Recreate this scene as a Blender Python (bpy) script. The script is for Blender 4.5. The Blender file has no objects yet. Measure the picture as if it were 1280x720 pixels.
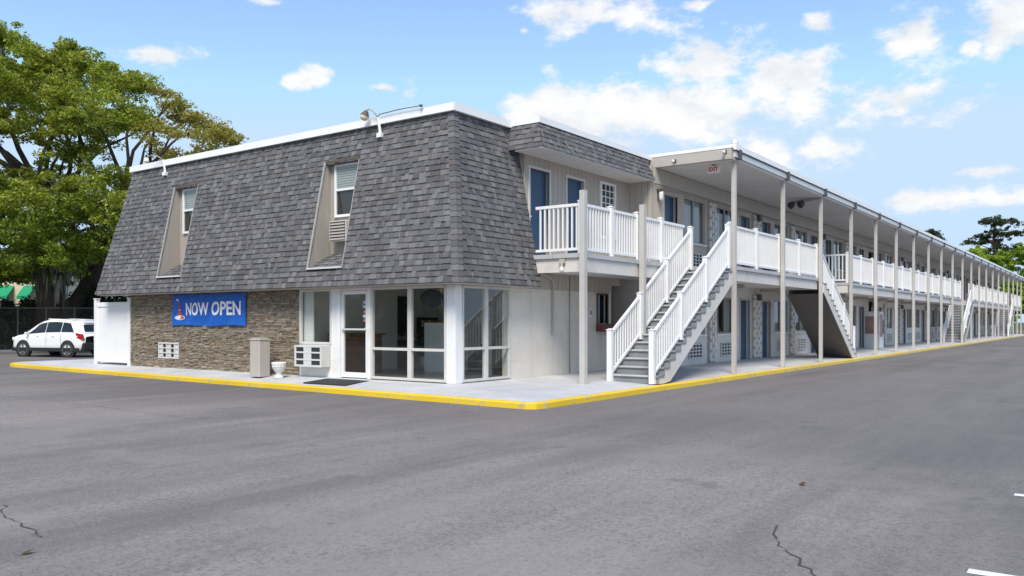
import bpy, math, random
from mathutils import Vector, Matrix
S = bpy.context.scene
COL = S.collection
PI = math.pi
# ------------------------------------------------------------------ camera frame (building axes: +X along the room wing, +Y along the stone front)
CX, CY, CZ = -13.7, -11.45, 1.33
FX, FY = math.cos(math.radians(36)), math.sin(math.radians(36))
RX, RY = FY, -FX
def at(px, py, d):
    k = (px - 640) / 1046
    return Vector((CX + d * (FX + k * RX), CY + d * (FY + k * RY), CZ + (402 - py) / 1046 * d))

# ------------------------------------------------------------------ helpers
WO = {}
class MB:
    def __init__(s):
        s.v = []; s.f = []; s.c = []; s.m = []
    def face(s, pts, col=None, mi=0):
        n = len(s.v); s.v.extend(Vector(p) for p in pts)
        s.f.append(tuple(range(n, n + len(pts)))); s.c.append(col or (1, 1, 1)); s.m.append(mi)
    def obox(s, c, a, b, d, col=None, mi=0):
        c = Vector(c); a = Vector(a); b = Vector(b); d = Vector(d)
        P = [c + sx * a + sy * b + sz * d for sz in (-1, 1) for sy in (-1, 1) for sx in (-1, 1)]
        n = len(s.v); s.v.extend(P)
        for q in ((0, 2, 3, 1), (4, 5, 7, 6), (0, 1, 5, 4), (2, 6, 7, 3), (0, 4, 6, 2), (1, 3, 7, 5)):
            s.f.append(tuple(n + i for i in q)); s.c.append(col or (1, 1, 1)); s.m.append(mi)
    def box(s, x0, x1, y0, y1, z0, z1, col=None, mi=0):
        s.obox(((x0 + x1) / 2, (y0 + y1) / 2, (z0 + z1) / 2), (abs(x1 - x0) / 2, 0, 0), (0, abs(y1 - y0) / 2, 0), (0, 0, abs(z1 - z0) / 2), col, mi)
    def bar(s, p, q, w, h, up=(0, 0, 1), col=None, mi=0):
        p = Vector(p); q = Vector(q); d = q - p; L = d.length; d.normalize()
        side = d.cross(Vector(up)).normalized(); u2 = side.cross(d)
        s.obox((p + q) / 2, d * L / 2, side * w / 2, u2 * h / 2, col, mi)
    def prism(s, poly, f0, f1, col=None, mi=0):
        A = [f0(*p) for p in poly]; B = [f1(*p) for p in poly]; n = len(A)
        s.face(A[::-1], col, mi); s.face(B, col, mi)
        for i in range(n):
            j = (i + 1) % n
            s.face([A[i], A[j], B[j], B[i]], col, mi)
    def tube(s, pts, rad, n=8, col=None, mi=0, cap=True):
        pts = [Vector(p) for p in pts]
        rad = rad if isinstance(rad, (list, tuple)) else [rad] * len(pts)
        base = len(s.v); prev = None
        for i, p in enumerate(pts):
            t = (pts[min(i + 1, len(pts) - 1)] - pts[max(i - 1, 0)]).normalized()
            a = prev if prev is not None else (Vector((0, 0, 1)) if abs(t.z) < .9 else Vector((1, 0, 0)))
            b = t.cross(a).normalized(); a = b.cross(t).normalized(); prev = a
            for k in range(n):
                an = 2 * PI * k / n
                s.v.append(p + (a * math.cos(an) + b * math.sin(an)) * rad[i])
        for i in range(len(pts) - 1):
            for k in range(n):
                k2 = (k + 1) % n
                s.f.append((base + i * n + k, base + i * n + k2, base + (i + 1) * n + k2, base + (i + 1) * n + k)); s.c.append(col or (1, 1, 1)); s.m.append(mi)
        if cap:
            s.f.append(tuple(base + k for k in range(n))[::-1]); s.c.append(col or (1, 1, 1)); s.m.append(mi)
            e = base + (len(pts) - 1) * n
            s.f.append(tuple(e + k for k in range(n))); s.c.append(col or (1, 1, 1)); s.m.append(mi)
    def lathe(s, prof, o, ax=(0, 0, 1), n=24, col=None, mi=0):
        ax = Vector(ax).normalized(); a = Vector((1, 0, 0)) if abs(ax.x) < .9 else Vector((0, 1, 0))
        b = ax.cross(a).normalized(); a = b.cross(ax); o = Vector(o); base = len(s.v)
        for r, h in prof:
            for k in range(n):
                an = 2 * PI * k / n
                s.v.append(o + ax * h + (a * math.cos(an) + b * math.sin(an)) * max(r, .0005))
        for i in range(len(prof) - 1):
            for k in range(n):
                k2 = (k + 1) % n
                s.f.append((base + i * n + k, base + i * n + k2, base + (i + 1) * n + k2, base + (i + 1) * n + k)); s.c.append(col or (1, 1, 1)); s.m.append(mi)
    def build(s, name, mat, parent=None, origin=None, smooth=False, bevel=0, kind=None):
        wo = Vector(origin) if origin is not None else (WO[parent] if parent is not None else Vector((0, 0, 0)))
        me = bpy.data.meshes.new(name)
        me.from_pydata([tuple(p - wo) for p in s.v], [], s.f)
        for m in (mat if isinstance(mat, (list, tuple)) else [mat]): me.materials.append(m)
        me.polygons.foreach_set('material_index', s.m)
        if any(c != (1, 1, 1) for c in s.c):
            at_ = me.attributes.new('tone', 'FLOAT_COLOR', 'FACE')
            at_.data.foreach_set('color', [x for c in s.c for x in (c[0], c[1], c[2], 1)])
        if smooth: me.polygons.foreach_set('use_smooth', [True] * len(s.f))
        me.update()
        o = bpy.data.objects.new(name, me); COL.objects.link(o)
        WO[o] = wo
        if parent is not None:
            o.parent = parent; o.location = wo - WO[parent]
        else: o.location = wo
        if bevel:
            b = o.modifiers.new('bevel', 'BEVEL'); b.width = bevel; b.segments = 2; b.limit_method = 'ANGLE'
        if kind: o['kind'] = kind
        return o
def thing(name, label, cat, loc, group=None):
    o = bpy.data.objects.new(name, None); COL.objects.link(o); o.location = loc; o.empty_display_size = .2
    WO[o] = Vector(loc); o['label'] = label; o['category'] = cat
    if group: o['group'] = group
    return o
def tag(o, label, cat, group=None):
    o['label'] = label; o['category'] = cat
    if group: o['group'] = group
    return o
def structure(o): o['kind'] = 'structure'; return o
def dup(o, delta, parent=None):
    """copy of an object with copies of its children; delta moves it"""
    c = o.copy(); COL.objects.link(c)
    c.location = o.location + Vector(delta); WO[c] = WO[o] + Vector(delta)
    if parent is not None: c.parent = parent
    for ch in list(o.children):
        d = dup(ch, (0, 0, 0), c)
        WO[d] = WO[ch] + Vector(delta)
    return c
def text_part(name, body, mat, parent, fn, width, height, bold=.0, depth=.006, shear=0):
    """writing built as flat raised letters; fn(u, v, h) gives the point in the scene"""
    cu = bpy.data.curves.new('lettering', 'FONT'); cu.body = body; cu.offset = bold; cu.extrude = .5; cu.shear = shear; cu.resolution_u = 3
    t = bpy.data.objects.new('lettering', cu); COL.objects.link(t)
    dg = bpy.context.evaluated_depsgraph_get(); me = t.evaluated_get(dg).to_mesh()
    xs = [v.co.x for v in me.vertices]; ys = [v.co.y for v in me.vertices]
    mb = MB(); x0, x1, y0, y1 = min(xs), max(xs), min(ys), max(ys)
    mb.v = [Vector(fn((v.co.x - x0) / (x1 - x0) * width, (v.co.y - y0) / (y1 - y0) * height, (v.co.z + .5) * depth)) for v in me.vertices]
    mb.f = [tuple(p.vertices) for p in me.polygons]; mb.c = [(1, 1, 1)] * len(mb.f); mb.m = [0] * len(mb.f)
    bpy.data.objects.remove(t); bpy.data.curves.remove(cu)
    return mb.build(name, mat, parent)

# ------------------------------------------------------------------ materials
class NT:
    def __init__(s, name):
        s.mat = bpy.data.materials.new(name); s.mat.use_nodes = True
        s.t = s.mat.node_tree; s.n = s.t.nodes; s.b = s.n['Principled BSDF']; s.out = s.n['Material Output']
    def node(s, typ, **kw):
        n = s.n.new(typ)
        for k, v in kw.items():
            if k in n.inputs: n.inputs[k].default_value = v
            else: setattr(n, k, v)
        return n
    def link(s, a, b): s.t.links.new(a, b)
    def noise(s, scale, detail=4, rough=.55, vec=None, coord='Object', stretch=None):
        n = s.node('ShaderNodeTexNoise'); n.inputs['Scale'].default_value = scale; n.inputs['Detail'].default_value = detail; n.inputs['Roughness'].default_value = rough
        if vec is None:
            tc = s.node('ShaderNodeNewGeometry'); vec = tc.outputs['Position']
        if stretch:
            mp = s.node('ShaderNodeMapping'); mp.inputs['Scale'].default_value = stretch; s.link(vec, mp.inputs['Vector']); vec = mp.outputs['Vector']
        s.link(vec, n.inputs['Vector'])
        return n.outputs['Fac']
    def ramp(s, fac, stops):
        r = s.node('ShaderNodeValToRGB'); el = r.color_ramp.elements
        while len(el) < len(stops): el.new(.5)
        for e, (p, c) in zip(el, stops):
            e.position = p; e.color = (c, c, c, 1) if isinstance(c, (int, float)) else (*c, 1)
        s.link(fac, r.inputs['Fac']); return r.outputs['Color']
    def mix(s, fac, a, b, typ='MIX'):
        m = s.node('ShaderNodeMix', data_type='RGBA', blend_type=typ)
        for val, idx in ((fac, 0), (a, 6), (b, 7)):
            if hasattr(val, 'is_linked'): s.link(val, m.inputs[idx])
            else: m.inputs[idx].default_value = val if isinstance(val, (int, float)) else (*val, 1)
        return m.outputs[2]
    def math(s, op, a, b=0, clamp=False):
        m = s.node('ShaderNodeMath', operation=op, use_clamp=clamp)
        for i, val in enumerate((a, b)):
            if hasattr(val, 'is_linked'): s.link(val, m.inputs[i])
            else: m.inputs[i].default_value = val
        return m.outputs[0]
    def bump(s, h, strength=.3, dist=.01):
        b = s.node('ShaderNodeBump'); b.inputs['Strength'].default_value = strength; b.inputs['Distance'].default_value = dist
        s.link(h, b.inputs['Height']); s.link(b.outputs['Normal'], s.b.inputs['Normal'])
    def base(s, c):
        if hasattr(c, 'is_linked'): s.link(c, s.b.inputs['Base Color'])
        else: s.b.inputs['Base Color'].default_value = (*c, 1)
def paint(name, col, rough=.6, var=.12, scale=3, dirt=None, bump=0, metal=0, bscale=60):
    m = NT(name); m.b.inputs['Roughness'].default_value = rough; m.b.inputs['Metallic'].default_value = metal
    n = m.noise(scale, 6, .65)
    c = m.mix(m.ramp(n, [(.3, 0), (.7, 1)]), tuple(x * (1 - var) for x in col), tuple(min(1, x * (1 + var * .5)) for x in col))
    if dirt:
        d = m.noise(1.3, 8, .7); c = m.mix(m.ramp(d, [(.52, 0), (.72, .7)]), c, dirt)
    m.base(c)
    if bump: m.bump(m.noise(bscale, 5), bump, .01)
    return m.mat
def toned(name, rough=.9, mul=.25, grain=90, bump=.25, amt=1.0):
    m = NT(name); m.b.inputs['Roughness'].default_value = rough
    a = m.node('ShaderNodeAttribute'); a.attribute_name = 'tone'
    n = m.noise(grain, 5, .7); n2 = m.noise(1.1, 4, .6)
    k = m.math('ADD', m.math('MULTIPLY', n, mul * 2), 1 - mul)
    k2 = m.math('ADD', m.math('MULTIPLY', n2, .34), .83)
    kk = m.math('MULTIPLY', m.math('MULTIPLY', k, k2), amt)
    v = m.node('ShaderNodeVectorMath', operation='SCALE'); m.link(a.outputs['Color'], v.inputs[0]); m.link(kk, v.inputs['Scale'])
    m.link(v.outputs[0], m.b.inputs['Base Color'])
    if bump: m.bump(n, bump, .01)
    return m.mat
M = {}
M['shingle'] = toned('shingle', .92, .22, 55, .5)
M['stone'] = toned('stone', .88, .35, 22, .8)
M['white'] = paint('white_paint', (.80, .80, .80), .5, .05, 2, (.62, .60, .57))
M['vinyl'] = paint('white_vinyl', (.82, .82, .825), .35, .03, 2, (.72, .705, .68))
M['parapet'] = paint('white_metal', (.86, .86, .86), .4, .04, 1)
M['cream'] = paint('lobby_frame', (.60, .58, .55), .5, .08, 3)
M['beige'] = paint('beige_wall', (.50, .44, .38), .75, .10, 2, (.42, .365, .31))
M['tan'] = paint('tan_trim', (.47, .43, .385), .6, .08, 4)
M['posttan'] = paint('post_paint', (.51, .49, .465), .5, .07, 3, (.42, .395, .365))
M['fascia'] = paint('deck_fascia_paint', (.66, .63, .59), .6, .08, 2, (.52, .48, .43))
M['soffit'] = paint('soffit', (.72, .70, .675), .7, .06, .6, (.62, .60, .57))
M['dark'] = paint('dark_metal', (.075, .072, .07), .5, .15)
M['darkbrown'] = paint('dark_brown_wood', (.11, .085, .07), .7, .2)
M['black'] = paint('black_plastic', (.02, .02, .021), .5, .1)
M['slot'] = paint('slot_dark', (.03, .03, .032), .7, .1)
M['rubber'] = paint('rubber', (.025, .025, .026), .8, .1)
M['blue'] = paint('blue_door_paint', (.018, .066, .145), .4, .08, 2)
M['step'] = paint('grey_step_paint', (.22, .235, .255), .6, .15, 3, (.31, .315, .32))
M['nose'] = paint('worn_step_edge', (.52, .53, .54), .6, .15, 5)
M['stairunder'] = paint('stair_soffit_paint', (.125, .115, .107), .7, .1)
M['alu'] = paint('aluminium', (.62, .62, .62), .35, .06, 4)
M['bronze'] = paint('window_frame_grey', (.36, .345, .32), .45, .08, 4)
M['curtain'] = paint('curtain', (.72, .72, .71), .9, .06, 5)
M['blind'] = paint('blind', (.80, .80, .78), .8, .04, 5)
M['interior'] = paint('interior_wall', (.76, .74, .69), .8, .06)
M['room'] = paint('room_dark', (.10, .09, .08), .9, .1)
M['tile'] = paint('interior_floor', (.36, .355, .35), .3, .15, 2)
M['wood'] = paint('desk_wood', (.20, .085, .035), .45, .25, 4)
M['red'] = paint('red_paint', (.55, .03, .03), .5, .1)
M['redbox'] = paint('brick_red_paint', (.16, .038, .03), .6, .15)
M['signwhite'] = paint('sign_white', (.82, .82, .80), .5, .03)
M['gold'] = paint('gold_number', (.55, .42, .22), .4, .1)
M['bannerblue'] = paint('banner_blue', (.006, .11, .50), .55, .12, 3)
M['ink'] = paint('banner_white', (.85, .86, .88), .5, .02)
M['banred'] = paint('banner_red', (.72, .085, .06), .5, .05)
M['carpaint'] = paint('white_car_paint', (.80, .80, .81), .25, .01)
M['glassblk'] = paint('tinted_glass', (.012, .014, .016), .06, 0)
M['chrome'] = paint('chrome', (.62, .62, .64), .2, .05, metal=1)
M['lensred'] = paint('red_lens', (.42, .012, .012), .15, .05)
M['lensclear'] = paint('clear_lens', (.75, .75, .72), .2, .05)
M['urn'] = paint('urn_stone', (.78, .76, .74), .8, .12, 12, (.60, .57, .54), .4, bscale=45)
M['concrete'] = None
M['bark'] = paint('bark', (.075, .062, .052), .95, .4, 4, None, .9, bscale=14)
M['barkpine'] = paint('pine_bark', (.13, .085, .06), .95, .35, 4, None, .9, bscale=10)
M['moss'] = paint('spanish_moss', (.15, .155, .12), .95, .25, 3)
M['creamwall'] = paint('cream_stucco', (.70, .62, .47), .85, .08, 1)
M['awning'] = paint('green_awning', (.0, .30, .13), .6, .1)
M['rooftile'] = paint('roof_membrane', (.55, .55, .54), .8, .1)
M['greenfence'] = paint('teal_fence_paint', (.05, .16, .13), .7, .15)
M['orange'] = paint('orange_band', (.45, .16, .05), .7, .1)
M['amber'] = paint('lamp_glass', (.80, .72, .52), .25, .05)
M['pinkish'] = paint('faded_red_panel', (.42, .26, .25), .5, .5, 2)
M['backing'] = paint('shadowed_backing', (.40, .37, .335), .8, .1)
M['wire'] = paint('galvanised_wire', (.12, .12, .12), .5, .1)

def leafmat(name, amt=1.0):
    m = NT(name); a = m.node('ShaderNodeAttribute'); a.attribute_name = 'tone'
    m.n.remove(m.b)
    d = m.node('ShaderNodeBsdfDiffuse'); t = m.node('ShaderNodeBsdfTranslucent'); g = m.node('ShaderNodeBsdfGlossy'); g.inputs['Roughness'].default_value = .5
    g.inputs['Color'].default_value = (.5, .5, .5, 1)
    v = m.node('ShaderNodeVectorMath', operation='MULTIPLY'); v.inputs[1].default_value = (1.25, 1.15, .5)
    m.link(a.outputs['Color'], v.inputs[0]); m.link(a.outputs['Color'], d.inputs['Color']); m.link(v.outputs[0], t.inputs['Color'])
    x = m.node('ShaderNodeMixShader'); x.inputs[0].default_value = .48; m.link(d.outputs[0], x.inputs[1]); m.link(t.outputs[0], x.inputs[2])
    y = m.node('ShaderNodeMixShader'); y.inputs[0].default_value = .04; m.link(x.outputs[0], y.inputs[1]); m.link(g.outputs[0], y.inputs[2])
    m.link(y.outputs[0], m.out.inputs['Surface']); return m.mat
M['leaf'] = leafmat('foliage')

def glassmat(name, tint, refl):
    m = NT(name); m.n.remove(m.b)
    t = m.node('ShaderNodeBsdfTransparent'); t.inputs['Color'].default_value = (*tint, 1)
    g = m.node('ShaderNodeBsdfGlossy'); g.inputs['Roughness'].default_value = .01; g.inputs['Color'].default_value = (.9, .93, .95, 1)
    f = m.node('ShaderNodeLayerWeight')
    k = m.math('ADD', m.math('POWER', f.outputs['Facing'], 4.5), refl, True)
    x = m.node('ShaderNodeMixShader'); m.link(k, x.inputs[0]); m.link(t.outputs[0], x.inputs[1]); m.link(g.outputs[0], x.inputs[2])
    m.link(x.outputs[0], m.out.inputs['Surface']); return m.mat
M['glass'] = glassmat('window_glass', (.92, .95, .93), .08)
M['roomglass'] = glassmat('room_window_glass', (.62, .66, .66), .06)

def cmu(name, col, dirt):
    m = NT(name); m.b.inputs['Roughness'].default_value = .7
    geo = m.node('ShaderNodeNewGeometry'); sp = m.node('ShaderNodeSeparateXYZ'); m.link(geo.outputs['Position'], sp.inputs[0])
    cb = m.node('ShaderNodeCombineXYZ'); m.link(m.math('ADD', sp.outputs[0], sp.outputs[1]), cb.inputs[0]); m.link(sp.outputs[2], cb.inputs[1])
    b = m.node('ShaderNodeTexBrick'); m.link(cb.outputs[0], b.inputs['Vector'])
    for k, v in (('Scale', 1), ('Brick Width', .406), ('Row Height', .203), ('Mortar Size', .006), ('Mortar Smooth', .4), ('Bias', 0)): b.inputs[k].default_value = v
    b.inputs['Color1'].default_value = (*col, 1); b.inputs['Color2'].default_value = (*[x * .95 for x in col], 1); b.inputs['Mortar'].default_value = (*[x * .90 for x in col], 1)
    n = m.noise(1.0, 7, .7)
    c = m.mix(m.ramp(n, [(.48, 0), (.75, .75)]), b.outputs['Color'], dirt)
    drip = m.noise(1.0, 5, .7, stretch=(3, 3, .25))
    c = m.mix(m.ramp(drip, [(.55, 0), (.8, .5)]), c, tuple(x * .8 for x in dirt))
    m.base(c)
    h = m.math('ADD', m.math('MULTIPLY', b.outputs['Fac'], -1), m.math('MULTIPLY', m.noise(45, 4), .35)); m.bump(h, .2, .005); return m.mat
M['cmu'] = cmu('painted_block_wall', (.72, .675, .615), (.58, .535, .48))
M['cmuwing'] = cmu('painted_block_wing', (.66, .64, .61), (.53, .51, .48))
def siding(name, col, pitch, groove=.55):
    m = NT(name); m.b.inputs['Roughness'].default_value = .75
    geo = m.node('ShaderNodeNewGeometry'); sp = m.node('ShaderNodeSeparateXYZ'); m.link(geo.outputs['Position'], sp.inputs[0])
    u = m.math('FRACT', m.math('DIVIDE', m.math('ADD', sp.outputs[0], sp.outputs[1]), pitch))
    g = m.ramp(u, [(0, 0), (.06, 0), (.10, 1), (1, 1)])
    n = m.noise(2, 6, .6, stretch=(6, 6, .5))
    c = m.mix(m.ramp(n, [(.3, 0), (.7, 1)]), tuple(x * .86 for x in col), col)
    c = m.mix(g, tuple(x * groove for x in col), c); m.base(c); m.bump(g, .5, .01); return m.mat
M['siding'] = siding('vertical_siding', (.50, .445, .385), .20)
M['cheek'] = siding('dormer_siding', (.40, .36, .32), .12, .8)
M['slatwood'] = siding('bin_slats', (.50, .45, .41), .062, .45)

def pavement():
    m = NT('pavement_concrete'); m.b.inputs['Roughness'].default_value = .8
    a = m.noise(.9, 8, .65); b = m.noise(14, 5, .6); d = m.noise(.35, 5, .6)
    c = m.mix(m.ramp(a, [(.35, 0), (.7, 1)]), (.44, .44, .45), (.56, .56, .57))
    c = m.mix(m.ramp(b, [(.35, .0), (.65, .22)]), c, (.33, .33, .34))
    c = m.mix(m.ramp(d, [(.5, 0), (.7, .4)]), c, (.36, .355, .36))
    geo = m.node('ShaderNodeNewGeometry'); sp = m.node('ShaderNodeSeparateXYZ'); m.link(geo.outputs['Position'], sp.inputs[0])
    jx = m.ramp(m.math('FRACT', m.math('DIVIDE', m.math('ADD', sp.outputs[0], .4), 3.05)), [(0, 1), (.004, 1), (.006, 0), (1, 0)])
    jy = m.ramp(m.math('FRACT', m.math('DIVIDE', m.math('ADD', sp.outputs[1], .9), 3.05)), [(0, 1), (.004, 1), (.006, 0), (1, 0)])
    c = m.mix(m.math('MULTIPLY', m.math('MAXIMUM', jx, jy), .6), c, (.2, .2, .2))
    m.base(c); m.bump(m.noise(60, 5), .15, .005); return m.mat
M['concrete'] = pavement()
def kerbmat():
    m = NT('yellow_kerb_paint'); m.b.inputs['Roughness'].default_value = .6
    n = m.noise(4, 8, .7); n2 = m.noise(.5, 4)
    c = m.mix(m.ramp(n2, [(.35, 0), (.7, 1)]), (.70, .47, .015), (.78, .55, .035))
    c = m.mix(m.ramp(n, [(.54, 0), (.64, .8)]), c, (.40, .36, .27))
    n3 = m.noise(22, 6, .75); c = m.mix(m.ramp(n3, [(.60, 0), (.68, .7)]), c, (.34, .33, .30))
    geo = m.node('ShaderNodeNewGeometry'); sp = m.node('ShaderNodeSeparateXYZ'); m.link(geo.outputs['Position'], sp.inputs[0])
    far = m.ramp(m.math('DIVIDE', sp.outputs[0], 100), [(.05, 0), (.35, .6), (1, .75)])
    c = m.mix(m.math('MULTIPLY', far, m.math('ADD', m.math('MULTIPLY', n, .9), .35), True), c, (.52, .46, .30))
    m.base(c); m.bump(n, .4, .01); return m.mat
M['kerb'] = kerbmat()
def asphalt():
    m = NT('asphalt'); m.b.inputs['Roughness'].default_value = .82
    geo = m.node('ShaderNodeNewGeometry'); P = geo.outputs['Position']
    big = m.noise(.10, 5, .6, P); mid = m.noise(.55, 7, .65, P); fine = m.noise(28, 4, .75, P); grit = m.noise(110, 3, .8, P)
    swp = m.node('ShaderNodeMapping'); swp.inputs['Rotation'].default_value = (0, 0, math.radians(20)); swp.inputs['Scale'].default_value = (.10, .8, 1); m.link(P, swp.inputs['Vector'])
    streak = m.noise(1.0, 7, .65, swp.outputs[0])
    swp2 = m.node('ShaderNodeMapping'); swp2.inputs['Rotation'].default_value = (0, 0, math.radians(-62)); swp2.inputs['Scale'].default_value = (.09, 1.1, 1); m.link(P, swp2.inputs['Vector'])
    streak2 = m.noise(1.0, 7, .65, swp2.outputs[0])
    c = m.mix(m.ramp(big, [(.40, 0), (.60, 1)]), (0.1391, 0.1256, 0.1254), (0.2616, 0.2285, 0.2139))
    c = m.mix(m.ramp(streak, [(.42, 0), (.66, .85)]), c, (0.1116, 0.1018, 0.1017))
    c = m.mix(m.ramp(streak2, [(.44, 0), (.64, .75)]), c, (0.2742, 0.2472, 0.2326))
    c = m.mix(m.ramp(mid, [(.45, 0), (.72, .45)]), c, (0.1296, 0.1182, 0.1169))
    c = m.mix(m.ramp(fine, [(.36, .8), (.54, 0), (1, 0)]), c, (0.0847, 0.0776, 0.0753))
    c = m.mix(m.ramp(grit, [(0, 0), (.52, 0), (.66, .8)]), c, (0.3589, 0.3344, 0.3155))
    # newer darker sealcoat towards the stalls, rubbed tracks
    spx = m.node('ShaderNodeSeparateXYZ'); m.link(P, spx.inputs[0])
    wv = m.math('ADD', spx.outputs[1], m.math('MULTIPLY', m.noise(.35, 5, .6, P), 5.0))
    c = m.mix(m.ramp(m.math('ADD', m.math('MULTIPLY', wv, .1), 1.0), [(.12, .42), (.30, 0), (1, 0)]), c, (0.0847, 0.0776, 0.0783))
    pt = m.noise(.28, 6, .7, P); c = m.mix(m.ramp(pt, [(.50, 0), (.60, .42), (1, .42)]), c, (0.2692, 0.2424, 0.2307))
    # darker strip along the kerb, fading outward with a noisy edge
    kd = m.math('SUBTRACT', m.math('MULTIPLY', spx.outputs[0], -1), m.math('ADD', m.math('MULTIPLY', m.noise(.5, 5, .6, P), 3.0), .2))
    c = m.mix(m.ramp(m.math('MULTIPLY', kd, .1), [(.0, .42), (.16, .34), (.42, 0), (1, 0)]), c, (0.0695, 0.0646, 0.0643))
    # oil spots
    sp = m.noise(1.1, 4, .55, P); c = m.mix(m.ramp(sp, [(.66, 0), (.72, .45)]), c, (0.0811, 0.0790, 0.0787))
    sp2 = m.noise(5, 2, .5, P); c = m.mix(m.ramp(sp2, [(.72, 0), (.75, .5)]), c, (0.0695, 0.0670, 0.0667))
    m.base(c)
    h = m.math('ADD', m.math('MULTIPLY', fine, .6), m.math('MULTIPLY', grit, .5)); m.bump(h, .6, .01); return m.mat
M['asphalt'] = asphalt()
def groundmat():
    m = NT('grassy_ground'); m.b.inputs['Roughness'].default_value = .95
    c = m.mix(m.ramp(m.noise(.2, 7, .65), [(.35, 0), (.65, 1)]), (.05, .065, .025), (.10, .095, .05))
    m.base(c); m.bump(m.noise(6, 6), .8, .1); return m.mat
M['ground'] = groundmat()
M['crackfill'] = paint('crack_shadow', (.055, .052, .052), .9, .2, 20)
M['stripe'] = paint('stall_line_paint', (.72, .72, .71), .7, .15, 8, (.35, .34, .34))

# ------------------------------------------------------------------ setting: ground, asphalt, pavement, kerb
g = MB(); g.face([(-1500, -1500, -.26), (1500, -1500, -.26), (1500, 1500, -.26), (-1500, 1500, -.26)]); structure(g.build('ground', M['ground']))
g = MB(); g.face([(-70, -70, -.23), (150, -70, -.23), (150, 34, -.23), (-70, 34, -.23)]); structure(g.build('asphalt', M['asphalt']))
g = MB(); g.box(-70, 40, 34, 34.25, -.24, -.10); structure(g.build('kerb', M['concrete']))
def crack(pix, w, seed):
    r = random.Random(seed); pts = []
    for (px, py) in pix:
        d = (CZ + .23) * 1046 / (py - 402); p = at(px, py, d); pts.append(Vector((p.x, p.y, -.2265)))
    out = []
    for a, b in zip(pts, pts[1:]):
        n = max(2, int((b - a).length / .07))
        for i in range(n): out.append(a.lerp(b, i / n))
    out.append(pts[-1]); off = 0; L = []; Rr = []
    for i, p in enumerate(out):
        t = (out[min(i + 1, len(out) - 1)] - out[max(i - 1, 0)]).normalized(); nn = Vector((-t.y, t.x, 0)); off = off * .8 + r.gauss(0, .02)
        ww = w * r.uniform(.15, 1) * (1 if r.random() > .12 else .1); c = p + nn * off; L.append(c + nn * ww / 2); Rr.append(c - nn * ww / 2)
    g = MB()
    for i in range(len(out) - 1): g.face([L[i], Rr[i], Rr[i + 1], L[i + 1]])
    structure(g.build('asphalt_crack', M['crackfill']))
crack([(0, 632), (8, 648), (28, 660), (56, 671)], .02, 1); crack([(965, 655), (972, 672), (985, 690), (1005, 707), (1022, 722)], .022, 2)
crack([(0, 495), (60, 500), (150, 512), (225, 522), (300, 530)], .014, 3)
for x in (-7.85, -5.0, -2.1, .8):
    g = MB(); g.face([(x, -15.6, -.226), (x + .11, -15.6, -.226), (x + .11, -10.68, -.226), (x, -10.68, -.226)]); structure(g.build('parking_line', M['stripe']))
kp = [(97, -3.10), (60, -3.10), (25, -3.10), (8, -3.09), (2, -3.10), (-1.15, -3.12), (-1.42, -3.07), (-1.53, -2.9), (-1.40, 0), (-1.15, 5.8), (-.85, 12.5), (-.58, 19.0), (-.46, 19.7), (-.05, 20.35), (.7, 20.7), (1.6, 20.8), (6, 20.85), (20, 20.9)]
def inset(path, d):
    out = []
    for i, p in enumerate(path):
        a = Vector(path[max(i - 1, 0)]); b = Vector(path[min(i + 1, len(path) - 1)]); t = (b - a).normalized()
        out.append((p[0] + t.y * d, p[1] - t.x * d))
    return out
ki = inset(kp, .16); ki = [(x, y) for x, y in ki]
rnd = random.Random(3)
g = MB()
def dense(path):
    out = []
    for i in range(len(path) - 1):
        a = Vector(path[i]); b = Vector(path[i + 1]); n = max(1, int((b - a).length / .5))
        for k in range(n): out.append(tuple(a.lerp(b, k / n)))
    out.append(path[-1]); return out
dk = dense(kp); di = inset(dk, .16)
# side check: the inset must lie on the building's side
if Vector(di[0]).y < dk[0][1]: di = inset(dk, -.16)
zt = [-.115 + rnd.uniform(-.004, .004) for _ in dk]; jit = [rnd.uniform(-.012, .012) for _ in dk]
for i in range(len(dk) - 1):
    a, b, ai, bi = dk[i], dk[i + 1], di[i], di[i + 1]
    ja, jb = jit[i], jit[i + 1]
    A0 = (a[0] + ja, a[1] + ja, -.25); B0 = (b[0] + jb, b[1] + jb, -.25)
    A1 = (a[0] * .985 + ai[0] * .015 + ja, a[1] * .985 + ai[1] * .015 + ja, zt[i] - .02); B1 = (b[0] * .985 + bi[0] * .015 + jb, b[1] * .985 + bi[1] * .015 + jb, zt[i + 1] - .02)
    A2 = (a[0] * .85 + ai[0] * .15, a[1] * .85 + ai[1] * .15, zt[i]); B2 = (b[0] * .85 + bi[0] * .15, b[1] * .85 + bi[1] * .15, zt[i + 1])
    A3 = (*ai, -.110); B3 = (*bi, -.110)
    A4 = (*ai, -.3); B4 = (*bi, -.3)
    for q in ((A0, B0, B1, A1), (A1, B1, B2, A2), (A2, B2, B3, A3), (A3, B3, B4, A4)): g.face(q)
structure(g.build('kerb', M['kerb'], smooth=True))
# pavement: strips falling from the walls to the kerb
g = MB(); inner = di
for i in range(len(inner) - 1):
    a, b = inner[i], inner[i + 1]
    def wallpt(p):
        if p[1] < -1.0 and p[0] > -.9: return (max(p[0], 0), -.0 if p[0] < 7.6 else -.72, 0.0 if p[0] < 7.6 else -.02)
        if p[0] <= .0: return (0.0, min(max(p[1], 0), 18), 0.0)
        return (max(p[0], 3), 18.0, 0.0)
    wa, wb = wallpt(a), wallpt(b)
    if (Vector(wa) - Vector(wb)).length > 1e-4: g.face([(*a, -.112), (*b, -.112), wb, wa])
    else: g.face([(*a, -.112), (*b, -.112), wa])
g.face([(0, 0, 0), (95, 0, 0), (95, 18, 0), (0, 18, 0)])
structure(g.build('pavement', M['concrete']))

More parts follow.
